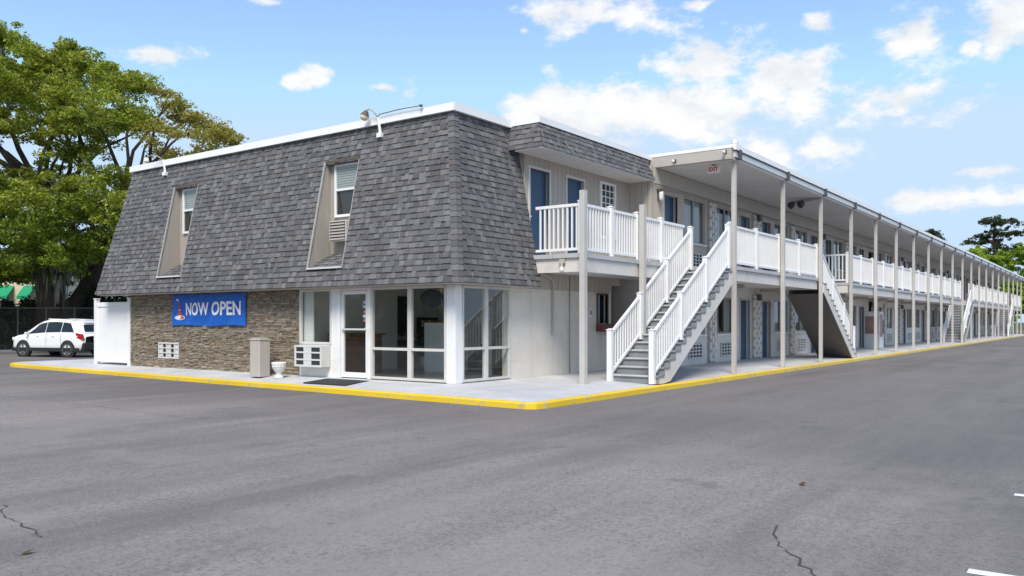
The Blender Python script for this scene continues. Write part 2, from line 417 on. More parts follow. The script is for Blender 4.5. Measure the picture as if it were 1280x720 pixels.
# ------------------------------------------------------------------ motel office block
office = thing('motel_office', 'two storey motel office block with grey shingled mansard roof and stone front', 'building', (0, 0, 0))
EZ, TZ, EO, TI, YL = 2.15, 5.92, -.5, .3, 12.75       # eave height, top height, eave overhang, top inset, left wall end
SLOPE = math.hypot(TI - EO, TZ - EZ)
slots = [(3.05, 4.20), (9.50, 10.60)]
SZ0, SZ1 = 2.58, 5.20
def mx(z): return EO + (TI - EO) * (z - EZ) / (TZ - EZ)     # X of the front slope at height z
rs = random.Random(11)
def tone():
    b = rs.choice((.10, .115, .13, .145, .165, .125, .14, .185)) * rs.uniform(.93, 1.07)
    w = rs.uniform(-.003, .006)
    b *= .92; return (b + w * .7, b - .001, b + .007 - w)
def shingles(mb, O, U, W, N, rows, rowh, spans):
    O, U, W, N = Vector(O), Vector(U), Vector(W), Vector(N)
    def P(u, w, h): return O + U * u + W * w + N * h
    for r in range(rows):
        w0 = r * rowh; w1 = w0 + rowh
        for (u0, u1) in spans(w0, w1):
            u = u0 - rs.uniform(0, .15); tab = rs.random() < .5
            while u < u1:
                L = rs.uniform(.09, .22) if tab else rs.uniform(.07, .20)
                a, b = max(u, u0), min(u + L, u1)
                u += L; t = .018 if tab else .006; tab = not tab if rs.random() < .85 else tab
                if b - a < .01: continue
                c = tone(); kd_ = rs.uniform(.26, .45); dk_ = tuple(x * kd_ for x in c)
                cut = w1 - rowh * rs.uniform(.16, .26)
                t1 = t * .45; tm = t + (t1 - t) * (cut - w0) / rowh
                jg = rs.uniform(-.004, .004)
                mb.face([P(a, w0 + jg, t), P(b, w0 + jg, t), P(b, cut, tm), P(a, cut, tm)], c)
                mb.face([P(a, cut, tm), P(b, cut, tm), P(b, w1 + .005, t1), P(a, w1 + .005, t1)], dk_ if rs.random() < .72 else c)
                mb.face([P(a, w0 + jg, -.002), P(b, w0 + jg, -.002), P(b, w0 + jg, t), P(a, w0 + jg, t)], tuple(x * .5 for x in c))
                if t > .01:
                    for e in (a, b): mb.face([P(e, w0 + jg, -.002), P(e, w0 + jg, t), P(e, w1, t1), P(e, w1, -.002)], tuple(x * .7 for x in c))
rows = 29; rowh = SLOPE / rows
Wf = Vector((TI - EO, 0, TZ - EZ)).normalized(); Nf = Vector((-(TZ - EZ), 0, TI - EO)).normalized()
YB0, YB1 = EO, YL + 1.15       # front eave runs y from -0.5 to 13.9
def span_front(w0, w1):
    f = (w0 + w1) / 2 / SLOPE; z = EZ + f * (TZ - EZ); d = f * (TI - EO)
    y0, y1 = YB0 + d, YB1 - d
    out = []; y = y0
    for (a, b) in slots:
        if SZ0 < z < SZ1: out.append((y, a)); y = b
    out.append((y, y1)); return [(a - YB0, b - YB0) for a, b in out]
roof = MB()
# deck under the shingles, with the two dormer slots left open
def fp(y, z, off=0): return Vector((mx(z), y, z)) + Nf * off
edges = [None] + slots + [None]
def dfrac(z): return (TI - EO) * (z - EZ) / (TZ - EZ)
dc = (.05, .048, .047)
for (za, zb) in ((EZ, SZ0), (SZ1, TZ)):
    roof.face([fp(YB0 + dfrac(za), za), fp(YB1 - dfrac(za), za), fp(YB1 - dfrac(zb), zb), fp(YB0 + dfrac(zb), zb)], dc)
ys = [(lambda z: YB0 + dfrac(z)), lambda z: 3.05, lambda z: 4.20, lambda z: 9.5, lambda z: 10.6, lambda z: YB1 - dfrac(z)]
for k in (0, 2, 4):
    a, b = ys[k], ys[k + 1]
    roof.face([fp(a(SZ0), SZ0), fp(b(SZ0), SZ0), fp(b(SZ1), SZ1), fp(a(SZ1), SZ1)], dc)
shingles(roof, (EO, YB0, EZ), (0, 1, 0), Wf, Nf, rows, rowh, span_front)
# side slope (facing the wing forecourt)
XS = 2.55
Ws = Vector((0, TI - EO, TZ - EZ)).normalized(); Ns = Vector((0, -(TZ - EZ), TI - EO)).normalized()
roof.face([(EO, EO, EZ), (XS, EO, EZ), (XS, TI, TZ), (TI, TI, TZ)], dc)
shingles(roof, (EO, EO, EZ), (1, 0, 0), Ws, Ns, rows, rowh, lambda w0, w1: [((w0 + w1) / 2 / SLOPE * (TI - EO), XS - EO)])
# closing cheek of the side slope, left end slope, flat roof
roof.face([(XS, EO, EZ), (XS, .3, EZ), (XS, TI + .02, TZ), (XS, TI, TZ)], (.10, .095, .09))
roof.face([(EO, YB1, EZ), (8, YB1, EZ), (8, YB1 - .8, TZ), (TI, YB1 - .8, TZ)], (.12, .12, .125))
roof_o = roof.build('mansard_roof', M['shingle'], office)
hip = MB()
h0 = Vector((EO, EO, EZ)); h1 = Vector((TI, TI, TZ)); hd = (h1 - h0).normalized(); hn = Vector((-1, -1, .3)).normalized()
for r in range(rows + 1):
    p = h0 + hd * (r * rowh - .02); q = h0 + hd * min(r * rowh + rowh + .03, SLOPE * 1.02)
    c = tone(); kk = rs.choice((.8, .95, 1.1)); c = tuple(x * kk for x in c); wm_ = 1.10 if rs.random() < .3 else 1.0; c = (c[0] * wm_, c[1], c[2])
    o0, o1 = .034, .018
    for sgn, e in ((0, Vector((0, 1, 0))), (1, Vector((1, 0, 0)))):
        nn = Nf if sgn == 0 else Ns; wd = .145
        A = p + hn * o0; B = p + e * wd + nn * (o0 * .9); Cc = q + e * wd + nn * (o1 * .8); D = q + hn * o1
        cut = .74
        Bc = B.lerp(Cc, cut); Ac = A.lerp(D, cut)
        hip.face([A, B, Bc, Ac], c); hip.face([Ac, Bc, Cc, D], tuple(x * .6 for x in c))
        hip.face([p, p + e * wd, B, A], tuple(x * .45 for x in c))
hip.build('hip_cap', M['shingle'], roof_o)
par = MB()
par.box(TI - .10, TI + .12, TI - .10, YB1 - .72, TZ - .005, TZ + .165)
par.box(TI + .12, 2.32, TI - .10, TI + .12, TZ - .005, TZ + .165)
par.build('parapet_trim', M['parapet'], roof_o)
rf = MB(); rf.box(TI + .12, 12, TI + .12, YB1 - .8, TZ - .2, TZ + .06); rf.build('flat_roof', M['rooftile'], office)
# short shingled fascia over the upper doors
fas = MB(); XA, XB = 2.35, 7.85; FT, FB = 5.95, 5.34; YT, YBm = -.55, -.80; XT, XBm = 2.35, 2.15
A = Vector((XBm, YBm, FB)); Bv = Vector((XB, YBm, FB)); Ct = Vector((XB, YT, FT)); Dt = Vector((XT, YT, FT))
fas.face([A, Bv, Ct, Dt], dc)
fas.face([(XBm, .25, FB), A, Dt, (XT, .35, FT)], dc)
fas.face([Bv, (XB, 0, FB), (XB, .3, FT), Ct], (.10, .095, .09))
fl = math.hypot(FT - FB, YT - YBm); wf = Vector((0, YT - YBm, FT - FB)).normalized(); nf = Vector((0, -(FT - FB), YT - YBm)).normalized()
shingles(fas, A, (1, 0, 0), wf, nf, 5, fl / 5, lambda a, b: [((a + b) / 2 / fl * .2, XB - XBm)])
wf2 = Vector((XT - XBm, 0, FT - FB)).normalized(); nf2 = Vector((-(FT - FB), 0, XT - XBm)).normalized()
shingles(fas, (XBm, .28, FB), (0, -1, 0), wf2, nf2, 5, fl / 5, lambda a, b: [(0, .28 - YBm - (a + b) / 2 / fl * .25)])
fa_o = fas.build('shingled_fascia', M['shingle'], office)
s = MB(); s.box(XBm + .015, XB, YBm + .02, -.003, FB - .03, FB + .005); s.build('fascia_soffit', M['soffit'], fa_o)
s = MB(); s.box(XT - .03, XB + .35, YT - .045, YT + .2, FT - .003, FT + .14); s.box(XT - .03, XT + .2, YT + .2, TI - .1, FT - .003, FT + .14); s.build('parapet_trim', M['parapet'], fa_o)
# eave soffit and fascia board
s = MB(); s.box(EO + .04, -.003, EO + .04, YB1 - .03, EZ - .03, EZ - .004); s.box(0, XS - .02, EO + .04, -.003, EZ - .03, EZ - .004)
s.build('eave_soffit', M['tan'], office)
# dormer slots
for (ya, yb) in slots:
    d = MB(); WX = .285
    for y, sg in ((yb, 1), (ya, -1)):
        poly = [(mx(SZ0) - .02, SZ0), (mx(SZ1) - .02, SZ1), (WX + .1, SZ1), (WX + .1, SZ0 + .38)]
        d.prism(poly, lambda x, z: (x, y + (0 if sg > 0 else -.02), z), lambda x, z: (x, y + (.02 if sg > 0 else 0), z))
    d.face([(WX, ya, SZ0 + .2), (WX, yb, SZ0 + .2), (WX, yb, SZ1), (WX, ya, SZ1)])
    dn = d.build('dormer', M['cheek'], office)
    hd_ = MB(); hd_.box(mx(SZ1) - .03, WX, ya - .02, yb + .02, SZ1 - .03, SZ1 + .03); hd_.build('head_trim', M['darkbrown'], dn)
    jt = MB(); jt.bar((mx(SZ0) - .035, yb + .01, SZ0), (mx(SZ1) - .035, yb + .01, SZ1), .05, .03, (1, 0, .2)); jt.build('jamb_trim', M['bronze'], dn)
    sl = MB()
    sl.face([(mx(SZ0) - .03, ya, SZ0 + .01), (mx(SZ0) - .03, yb, SZ0 + .01), (WX, yb, SZ0 + .40), (WX, ya, SZ0 + .40)], (.17, .165, .16))
    shingles(sl, (mx(SZ0) - .03, ya, SZ0 + .012), (0, 1, 0), Vector((WX - mx(SZ0) + .03, 0, .39)).normalized(), Vector((-.39, 0, WX - mx(SZ0) + .03)).normalized(), 5, .155, lambda a, b: [(0, yb - ya)])
    sl.build('sloped_sill', M['shingle'], dn)
    fl_ = MB(); fl_.box(mx(SZ0) - .06, mx(SZ0) - .02, ya - .02, yb + .02, SZ0 - .015, SZ0 + .025); fl_.build('sill_flashing', M['alu'], dn)
    # window: white frame, two sashes, blind
    wz0, wz1 = 3.86, 5.14; y0, y1 = ya + .06, yb - .18
    w = MB(); t = .06
    w.box(WX - .05, WX - .002, y0, y1, wz0, wz0 + t); w.box(WX - .05, WX - .002, y0, y1, wz1 - t, wz1)
    w.box(WX - .05, WX - .002, y0, y0 + t, wz0 + t, wz1 - t); w.box(WX - .05, WX - .002, y1 - t, y1, wz0 + t, wz1 - t)
    zm = (wz0 + wz1) / 2 + .02; w.box(WX - .045, WX - .003, y0 + t, y1 - t, zm - .025, zm + .025)
    wo_ = w.build('window', M['vinyl'], dn)
    p = MB(); p.face([(WX - .02, y0 + t, wz0 + t), (WX - .02, y1 - t, wz0 + t), (WX - .02, y1 - t, wz1 - t), (WX - .02, y0 + t, wz1 - t)]); p.build('pane', M['roomglass'], wo_)
    b = MB()
    for k in range(9): b.box(WX - .016, WX - .012, y0 + t, y1 - t, wz1 - t - .06 * k - .055, wz1 - t - .06 * k - .004)
    b.build('blind', M['blind'], wo_)
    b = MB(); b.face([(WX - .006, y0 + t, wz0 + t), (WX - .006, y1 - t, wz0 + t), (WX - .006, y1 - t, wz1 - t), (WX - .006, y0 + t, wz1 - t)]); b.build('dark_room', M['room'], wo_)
def ac_unit(label, x0, x1, y0, y1, z0, z1, grp=None):
    """air conditioner sticking out toward -X, louvred face"""
    o = thing('air_conditioner', label, 'air conditioner', (x0, (y0 + y1) / 2, z0), grp)
    b = MB(); b.box(x0 + .02, x1, y0, y1, z0, z1); b.build('casing', M['cream'], o, bevel=.012)
    b = MB(); b.box(x0 + .004, x0 + .022, y0 + .03, y1 - .03, z0 + .04, z1 - .04); b.build('grille_recess', M['slot'], o)
    f = MB(); H = z1 - z0; Wd = y1 - y0
    f.box(x0 - .012, x0 + .018, y0, y1, z0, z0 + .05); f.box(x0 - .012, x0 + .018, y0, y1, z1 - .05, z1)
    f.box(x0 - .012, x0 + .018, y0, y0 + .06, z0 + .05, z1 - .05); f.box(x0 - .012, x0 + .018, y1 - .06, y1, z0 + .05, z1 - .05)
    for k in (1, 2): f.box(x0 - .014, x0 + .016, y0 + .06, y1 - .06, z0 + H * k / 3 - .02, z0 + H * k / 3 + .02)
    f.box(x0 - .010, x0 + .014, y0 + Wd * .38, y0 + Wd * .66, z0 + .05, z1 - .05)
    f.build('front_grille', M['alu'], o, bevel=.004); return o
for (ya, yb), lb in ((slots[0], 'small louvred air conditioner under the dormer window nearest the roof corner'),):
    o = thing('air_conditioner', lb, 'air conditioner', (.2, (ya + yb) / 2, 3.25)); y0, y1 = ya + .34, yb - .22
    b = MB(); b.box(.03, .29, y0, y1, 3.25, 3.74); b.build('casing', M['cream'], o, bevel=.01)
    b = MB()
    for k in range(6): b.box(.012, .028, y0 + .03, y1 - .03, 3.285 + k * .072, 3.325 + k * .072)
    b.build('louvre', M['tan'], o)
    b = MB(); b.box(.024, .0285, y0 + .025, y1 - .025, 3.275, 3.72); b.build('grille_recess', M['slot'], o)

# stone wall
st = MB(); rs2 = random.Random(5); z = 0.0; Y0s, Y1s = 4.99, YL
pal = [(.31, .265, .21), (.35, .305, .24), (.25, .215, .175), (.38, .315, .23), (.29, .27, .24), (.40, .365, .31), (.31, .235, .165), (.27, .235, .195), (.36, .32, .27)]
VY0, VY1, VZ0, VZ1 = 10.22, 11.22, .29, .71
st.box(.012, .25, Y0s, Y1s, 0, EZ - .035, (.13, .115, .10))
while z < EZ - .04:
    h = min(rs2.choice((.022, .028, .034, .04, .05)), EZ - .035 - z); y = Y0s - rs2.uniform(0, .2)
    while y < Y1s:
        L = rs2.uniform(.06, .26); a, b = max(y, Y0s), min(y + L, Y1s); y += L
        if b - a < .02: continue
        if a < VY1 and b > VY0 and z + h > VZ0 and z < VZ1:
            continue
        c = rs2.choice(pal); k = rs2.uniform(.55, .90); c = (c[0] * k * 1.05, c[1] * k, c[2] * k * .92)
        pr = rs2.uniform(0, .032)
        st.box(-pr, .012, a + .002, b - .002, z + .002, z + h - .002 + rs2.uniform(-.004, .002), c)
    z += h
st.build('stone_wall', M['stone'], office)
b = MB(); b.box(-.03, .0, VY0 - .02, VY1 + .02, VZ0 - .02, VZ0 + .02); b.box(-.03, 0, VY0 - .02, VY1 + .02, VZ1 - .02, VZ1 + .02)
for k in range(6):
    y = VY0 + k * (VY1 - VY0) / 5; b.box(-.029, -.001, y - .014, y + .014, VZ0 + .02, VZ1 - .02)
for k in (1, 2):
    zz = VZ0 + k * (VZ1 - VZ0) / 3; b.box(-.027, -.003, VY0, VY1, zz - .014, zz + .014)
wv = b.build('wall_vent', M['alu'], office)
b = MB(); b.box(.002, .01, VY0, VY1, VZ0, VZ1); b.build('vent_recess', M['slot'], wv)
for k in (0, 2, 4):
    b = MB(); b.box(-.006, .0, VY0 + k * .2 + .02, VY0 + k * .2 + .18, VZ0 + .03, VZ1 - .03); b.build('vent_cover', M['cream'], wv)

# storefront (plane X=0 from the corner to the stone wall, plane Y=0 to x=1.9)
STZ = EZ - .035
def frame_x(name, y0, y1, z0, z1, t=.055, dep=.09, mids=(), mat='cream', parent=office):
    """frame in the plane X=0 round an opening, bars at mids"""
    b = MB(); b.box(-dep / 2, dep / 2, y0, y0 + t, z0, z1); b.box(-dep / 2, dep / 2, y1 - t, y1, z0, z1)
    b.box(-dep / 2 + .003, dep / 2 - .003, y0 + t, y1 - t, z0, z0 + t); b.box(-dep / 2 + .003, dep / 2 - .003, y0 + t, y1 - t, z1 - t, z1)
    for zz in mids: b.box(-dep / 2 + .004, dep / 2 - .004, y0 + t, y1 - t, zz - .03, zz + .03)
    o = b.build(name, M[mat], parent, bevel=.005)
    p = MB(); zs = [z0 + t] + list(mids) + [z1 - t]
    for k in range(len(zs) - 1):
        a, c = zs[k] + (.03 if k else 0), zs[k + 1] - (.03 if k < len(zs) - 2 else 0)
        p.face([(0, y0 + t, a), (0, y1 - t, a), (0, y1 - t, c), (0, y0 + t, c)])
    p.build('pane', M['glass'], o); return o
col = MB(); col.box(-.03, .20, -.03, .22, 0, STZ + .02); col.build('corner_column', M['white'], office, bevel=.008)
cap = MB(); cap.box(-.12, .26, -.10, .32, STZ + .005, STZ + .03); cap.build('column_cap', M['parapet'], office)
frame_x('storefront_window', .22, 1.29, .02, STZ, mids=(.71,))
frame_x('storefront_window', 1.29, 2.50, .02, STZ, mids=(.71,))
fr = MB(); fr.box(-.06, .06, 2.50, 2.58, 0, STZ); fr.box(-.06, .06, 3.50, 3.60, 0, STZ); fr.box(-.058, .058, 2.58, 3.50, 2.06, STZ); fr.build('door_frame', M['white'], office, bevel=.005)
dr = MB(); dr.box(-.03, .03, 2.59, 2.67, .02, 2.05); dr.box(-.03, .03, 3.41, 3.49, .02, 2.05); dr.box(-.028, .028, 2.67, 3.41, .02, .14); dr.box(-.028, .028, 2.67, 3.41, 1.97, 2.05)
do = dr.build('entrance_door', M['white'], office, bevel=.004)
p = MB(); p.face([(0, 2.67, .14), (0, 3.41, .14), (0, 3.41, 1.97), (0, 2.67, 1.97)]); p.build('pane', M['glass'], do)
p = MB(); p.box(-.075, -.045, 2.64, 3.44, 1.13, 1.17); p.box(-.05, -.02, 2.66, 2.69, 1.12, 1.18); p.box(-.05, -.02, 3.39, 3.42, 1.12, 1.18); p.build('push_bar', M['alu'], do)
stm = toned('sticker_print', .5, .3, 40, 0)
for k, (zz, mm) in enumerate(((1.78, 0), (1.68, 0), (1.56, 1), (1.46, 0), (1.36, 1))): p = MB(); p.box(-.006, -.002, 2.69, 2.69 + (.09 if k % 2 else .07), zz - .035, zz + .03, (.55, .55, .6) if mm == 0 else (.45, .2, .15)); p.build('sticker', stm, do)
frame_x('office_window', 3.82, 4.98, .78, STZ)
pn = MB(); pn.box(-.03, .04, 3.60, 3.82, 0, STZ); pn.box(-.025, .05, 3.82, 4.99, 0, .78); pn.build('panel', M['white'], office)
cr_ = MB(); cr_.box(.10, .13, 4.62, 4.97, .8, STZ); 
for k in range(6): cr_.tube([(.11, 4.64 + k * .06, .8), (.11, 4.64 + k * .06, STZ)], .03, 6)
cr_.build('curtain', M['curtain'], office)
ac_unit('white louvred air conditioner jutting out below the office window on pavement level', -.30, -.03, 3.86, 4.84, .24, .76)
# side storefront
def frame_y(name, x0, x1, z0, z1, t=.055, dep=.09, mids=()):
    b = MB(); b.box(x0, x0 + t, -dep / 2, dep / 2, z0, z1); b.box(x1 - t, x1, -dep / 2, dep / 2, z0, z1)
    b.box(x0 + t, x1 - t, -dep / 2 + .003, dep / 2 - .003, z0, z0 + t); b.box(x0 + t, x1 - t, -dep / 2 + .003, dep / 2 - .003, z1 - t, z1)
    for zz in mids: b.box(x0 + t, x1 - t, -dep / 2 + .004, dep / 2 - .004, zz - .03, zz + .03)
    o = b.build(name, M['cream'], office, bevel=.005)
    p = MB(); zs = [z0 + t] + list(mids) + [z1 - t]
    for k in range(len(zs) - 1):
        a, c = zs[k] + (.03 if k else 0), zs[k + 1] - (.03 if k < len(zs) - 2 else 0)
        p.face([(x0 + t, 0, a), (x1 - t, 0, a), (x1 - t, 0, c), (x0 + t, 0, c)])
    p.build('pane', M['glass'], o)
frame_y('storefront_window', .20, 1.05, .02, STZ, mids=(.74,))
frame_y('storefront_window', 1.05, 1.95, .02, STZ, mids=(.74,))
# side block wall, upper band, small window with red box
def wall_y(mb, x0, x1, z0, z1, y, thick, openings, mi=0):
    """wall facing -Y with openings (xa, xb, za, zb), reveals included"""
    xs = sorted({x0, x1, *[v for o in openings for v in o[:2]]}); zs = sorted({z0, z1, *[v for o in openings for v in o[2:]]})
    for i in range(len(xs) - 1):
        run = None
        for j in range(len(zs) - 1):
            cx, cz = (xs[i] + xs[i + 1]) / 2, (zs[j] + zs[j + 1]) / 2
            solid = not any(o[0] < cx < o[1] and o[2] < cz < o[3] for o in openings)
            if solid:
                for yy, rev in ((y, False), (y + thick, True)):
                    q = [(xs[i], yy, zs[j]), (xs[i + 1], yy, zs[j]), (xs[i + 1], yy, zs[j + 1]), (xs[i], yy, zs[j + 1])]
                    mb.face(q[::-1] if rev else q, mi=mi)
    for (xa, xb, za, zb) in openings:
        mb.face([(xa, y, za), (xa, y + thick, za), (xa, y + thick, zb), (xa, y, zb)], mi=mi); mb.face([(xb, y, za), (xb, y, zb), (xb, y + thick, zb), (xb, y + thick, za)], mi=mi)
        mb.face([(xa, y, za), (xb, y, za), (xb, y + thick, za), (xa, y + thick, za)], mi=mi); mb.face([(xa, y, zb), (xa, y + thick, zb), (xb, y + thick, zb), (xb, y, zb)], mi=mi)
w = MB(); wall_y(w, 1.95, 6.75, 0, 2.12, 0, .2, [(5.98, 6.52, 1.28, 2.06)]); w.face([(1.95, 0, 0), (1.95, .2, 0), (1.95, .2, 2.12), (1.95, 0, 2.12)]); w.build('side_wall', M['cmu'], office)
w = MB(); w.box(1.95, 6.75, -.012, .2, 2.123, 2.52); w.build('upper_siding', M['siding'], office)
w = MB(); w.box(6.75, 7.8, .55, .6, 0, 2.55); w.box(6.72, 6.78, .003, .55, 0, 2.52); w.build('recess_wall', M['darkbrown'], office)
w = MB(); w.box(5.94, 5.98, -.03, .06, 1.26, 2.10); w.box(6.52, 6.56, -.03, .06, 1.26, 2.10); w.box(5.94, 6.56, -.028, .06, 2.06, 2.10)
sw = w.build('side_window', M['darkbrown'], office)
w = MB(); w.face([(5.98, .1, 1.28), (6.52, .1, 1.28), (6.52, .1, 2.06), (5.98, .1, 2.06)]); w.build('pane', M['glassblk'], sw)
w = MB(); w.box(5.90, 6.60, -.20, -.02, 1.06, 1.27); tag(w.build('window_box', M['redbox'], None, (6.25, -.1, 1.06), bevel=.01), 'brick red wooden window box fixed under the small dark side window', 'window box')
# pipes on the side wall
w = MB(); w.tube([(3.25, -.03, 2.50), (3.5, -.05, 2.44), (3.72, -.05, 2.36), (3.74, -.05, 2.25), (3.74, -.05, 1.12), (3.74, -.05, 1.05)], .028, 8); w.tube([(3.74, -.05, 1.12), (3.74, -.05, .98)], .035, 8)
w.build('downpipe', M['tan'], office, smooth=True)
w = MB(); w.tube([(4.55, -.02, 2.5), (4.55, -.02, .02)], .014, 6); w.build('conduit', M['bronze'], office, smooth=True)
# upper recessed wall with doors
D1, D2, W1 = (2.78, 3.62), (4.44, 5.28), (6.15, 6.95); DK = 2.88
w = MB(); wall_y(w, XS + .02, 7.8, DK, 5.34, 0, .25, [(D1[0], D1[1], DK, 5.02), (D2[0], D2[1], DK, 5.02), (W1[0], W1[1], 3.62, 5.16)])
w.face([(XS + .02, 0, DK), (XS + .02, 0, 5.34), (XS + .02, .3, 5.34), (XS + .02, .3, DK)]); w.build('upper_wall', M['siding'], office)
def door_y(parent, x0, x1, z0, z1, y, mat='blue', rec=.09, fmat='tan'):
    f = MB(); t = .06; f.box(x0 - t, x0, y - .025, y + .05, z0, z1 + t); f.box(x1, x1 + t, y - .025, y + .05, z0, z1 + t); f.box(x0, x1, y - .023, y + .05, z1, z1 + t)
    d = MB(); d.box(x0 + .004, x1 - .004, y + rec, y + rec + .045, z0 + .015, z1 - .004)
    o = d.build('door', M[mat], parent, origin=(x0, y, z0))
    f.build('door_frame', M[fmat], o)
    h = MB(); h.lathe([(0, 0), (.03, .004), (.03, .014), (.012, .02), (.012, .05), (.028, .055), (.03, .075), (.018, .09), (0, .092)], (x0 + .09, y + rec, z0 + .98), (0, -1, 0), 12); h.build('handle', M['chrome'], o, smooth=True)
    return o
for (a, b_) in (D1, D2): door_y(office, a, b_, DK, 5.02, 0, fmat='fascia')
w = MB(); a, b_ = W1; z0, z1 = 3.62, 5.16; t = .06
w.box(a - .03, a + t, -.03, .03, z0, z1); w.box(b_ - t, b_ + .03, -.03, .03, z0, z1); w.box(a + t, b_ - t, -.028, .03, z1 - t, z1); w.box(a + t, b_ - t, -.028, .03, z0, z0 + t)
zm = (z0 + z1) / 2; w.box(a + t, b_ - t, -.02, .03, zm - .03, zm + .03)
for k in (1, 2): x = a + t + (b_ - a - 2 * t) * k / 3; w.box(x - .011, x + .011, -.014, .012, zm + .03, z1 - t)
for k in (1, 2, 3): zz = zm + .03 + (z1 - t - zm - .03) * k / 4; w.box(a + t, b_ - t, -.012, .010, zz - .011, zz + .011)
wo_ = w.build('upper_window', M['vinyl'], office)
p = MB(); p.face([(a + t, .02, z0 + t), (b_ - t, .02, z0 + t), (b_ - t, .02, z1 - t), (a + t, .02, z1 - t)]); p.build('pane', M['roomglass'], wo_)
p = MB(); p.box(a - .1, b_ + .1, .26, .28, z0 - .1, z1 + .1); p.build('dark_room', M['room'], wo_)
# return wall towards the wing + plain masses behind
w = MB(); w.box(7.8, 7.98, -.699, -.003, DK, 5.75); w.build('return_wall', M['siding'], office)
w = MB(); w.box(7.8, 7.98, -.699, .6, 0, DK - .02); w.build('return_wall', M['cmuwing'], office)
w = MB(); w.box(.3, 12, YL - .2, YL, 0, TZ - .3); w.box(11.8, 12, 8, YL - .2, 0, TZ - .3); w.build('rear_wall', M['beige'], office)
# upper floor slab of the office, keeps the lobby closed
w = MB(); w.box(.02, 7.7, .24, YL - .25, 2.36, 2.6); w.build('lobby_ceiling', M['interior'], office)
w = MB(); w.box(.06, 7.6, .06, 4.97, .001, .012); w.build('lobby_floor', M['tile'], office)
w = MB(); w.box(5.2, 5.3, .21, 5.0, .013, 2.36); w.box(.26, 5.2, 5.0, 5.1, .013, 2.36); w.build('lobby_wall', M['interior'], office)
w = MB(); w.box(2.75, 3.35, 2.35, 3.35, .013, 1.30); w.build('lobby_partition', M['curtain'], office)
w = MB(); w.box(3.45, 4.05, 4.975, 4.998, .013, 2.05); w.build('lobby_doorway', M['black'], office)
t = thing('brochure_rack', 'dark brochure rack with coloured leaflets at the back of the lobby', 'rack', (4.55, 4.85, 0))
w = MB(); w.box(4.2, 4.95, 4.80, 4.95, .35, 1.45); w.build('cabinet', M['black'], t)
rb_ = random.Random(4); lf = toned('leaflet_print', .5, .2, 30, 0)
for a in range(5):
    for c_ in range(4):
        w = MB(); w.box(4.23 + a * .145, 4.35 + a * .145, 4.785, 4.797, .42 + c_ * .25, .62 + c_ * .25, rb_.choice(((.5, .1, .08), (.1, .2, .45), (.6, .5, .2), (.5, .5, .5), (.1, .3, .15)))); w.build('leaflet', lf, t)
# balcony of the office: deck, fascia, posts, railing
w = MB(); w.box(2.42, 8.42, -1.70, -.003, DK - .10, DK); w.build('balcony_deck', M['concrete'], office)
w = MB(); w.box(2.47, 8.35, -1.66, -1.60, 2.46, DK - .103); w.box(2.47, 2.53, -1.60, -.35, 2.46, DK - .103); w.build('balcony_fascia', M['fascia'], office)
w = MB(); w.box(2.53, 8.35, -1.60, -.015, 2.525, 2.55); w.build('balcony_soffit', M['soffit'], office)
for x in (2.33, 5.20):
    w = MB(); w.box(x - .065, x + .065, -1.765, -1.705, -.09, 4.26); w.box(x - .065, x + .065, -1.835, -1.7655, -.09, 4.26); w.build('balcony_post', M['posttan'], office)
RT = 4.02     # rail top
def newel(parent, x, y, z0, z1, origin=None):
    b = MB(); b.box(x - .062, x + .062, y - .062, y + .062, z0, z1); b.box(x - .073, x + .073, y - .073, y + .073, z1, z1 + .025); b.box(x - .04, x + .04, y - .04, y + .04, z1 + .03, z1 + .045)
    return b.build('newel', M['vinyl'], parent, origin=origin or (x, y, z0), bevel=.006)
_bal = {}
def rail_run(parent, p, q, z, newels=(0, 1), each=True, label=None):
    """level white railing from p to q: top rail, bottom rail, balusters, newels"""
    p = Vector((*p, 0)); q = Vector((*q, 0)); d = (q - p); L = d.length; d.normalize()
    m = MB(); m.bar(p + Vector((0, 0, z + 1.10)), q + Vector((0, 0, z + 1.10)), .06, .07)
    r = m.build('railing', M['vinyl'], parent, origin=(p.x, p.y, z), bevel=.006 if each else 0)
    m = MB(); m.bar(p + Vector((0, 0, z + .10)), q + Vector((0, 0, z + .10)), .05, .06); m.build('bottom_rail', M['vinyl'], r)
    n = max(2, round(L / .125)); 
    if each:
        for k in range(1, n):
            c = p + d * (L * k / n)
            if 'm' not in _bal:
                b = MB(); b.box(-.018, .018, -.018, .018, .13, 1.065); o = b.build('baluster', M['vinyl'], r, origin=(0, 0, 0)); _bal['m'] = o
            else:
                o = _bal['m'].copy(); COL.objects.link(o); o.parent = r
            o.location = c + Vector((0, 0, z)) - WO[r]
    else:
        b = MB()
        for k in range(1, n):
            c = p + d * (L * k / n); b.box(c.x - .018, c.x + .018, c.y - .018, c.y + .018, z + .13, z + 1.065)
        b.build('balusters', M['vinyl'], r)
    for t in newels:
        c = p + d * L * t; newel(r, c.x, c.y, z - .02, z + 1.17)
    return r
rail_run(office, (2.53, -.36), (2.53, -1.60), DK, (1,))
rail_run(office, (2.53, -1.60), (5.20, -1.60), DK, (.5, 1))
rail_run(office, (5.20, -1.60), (8.02, -1.60), DK, (.48,))

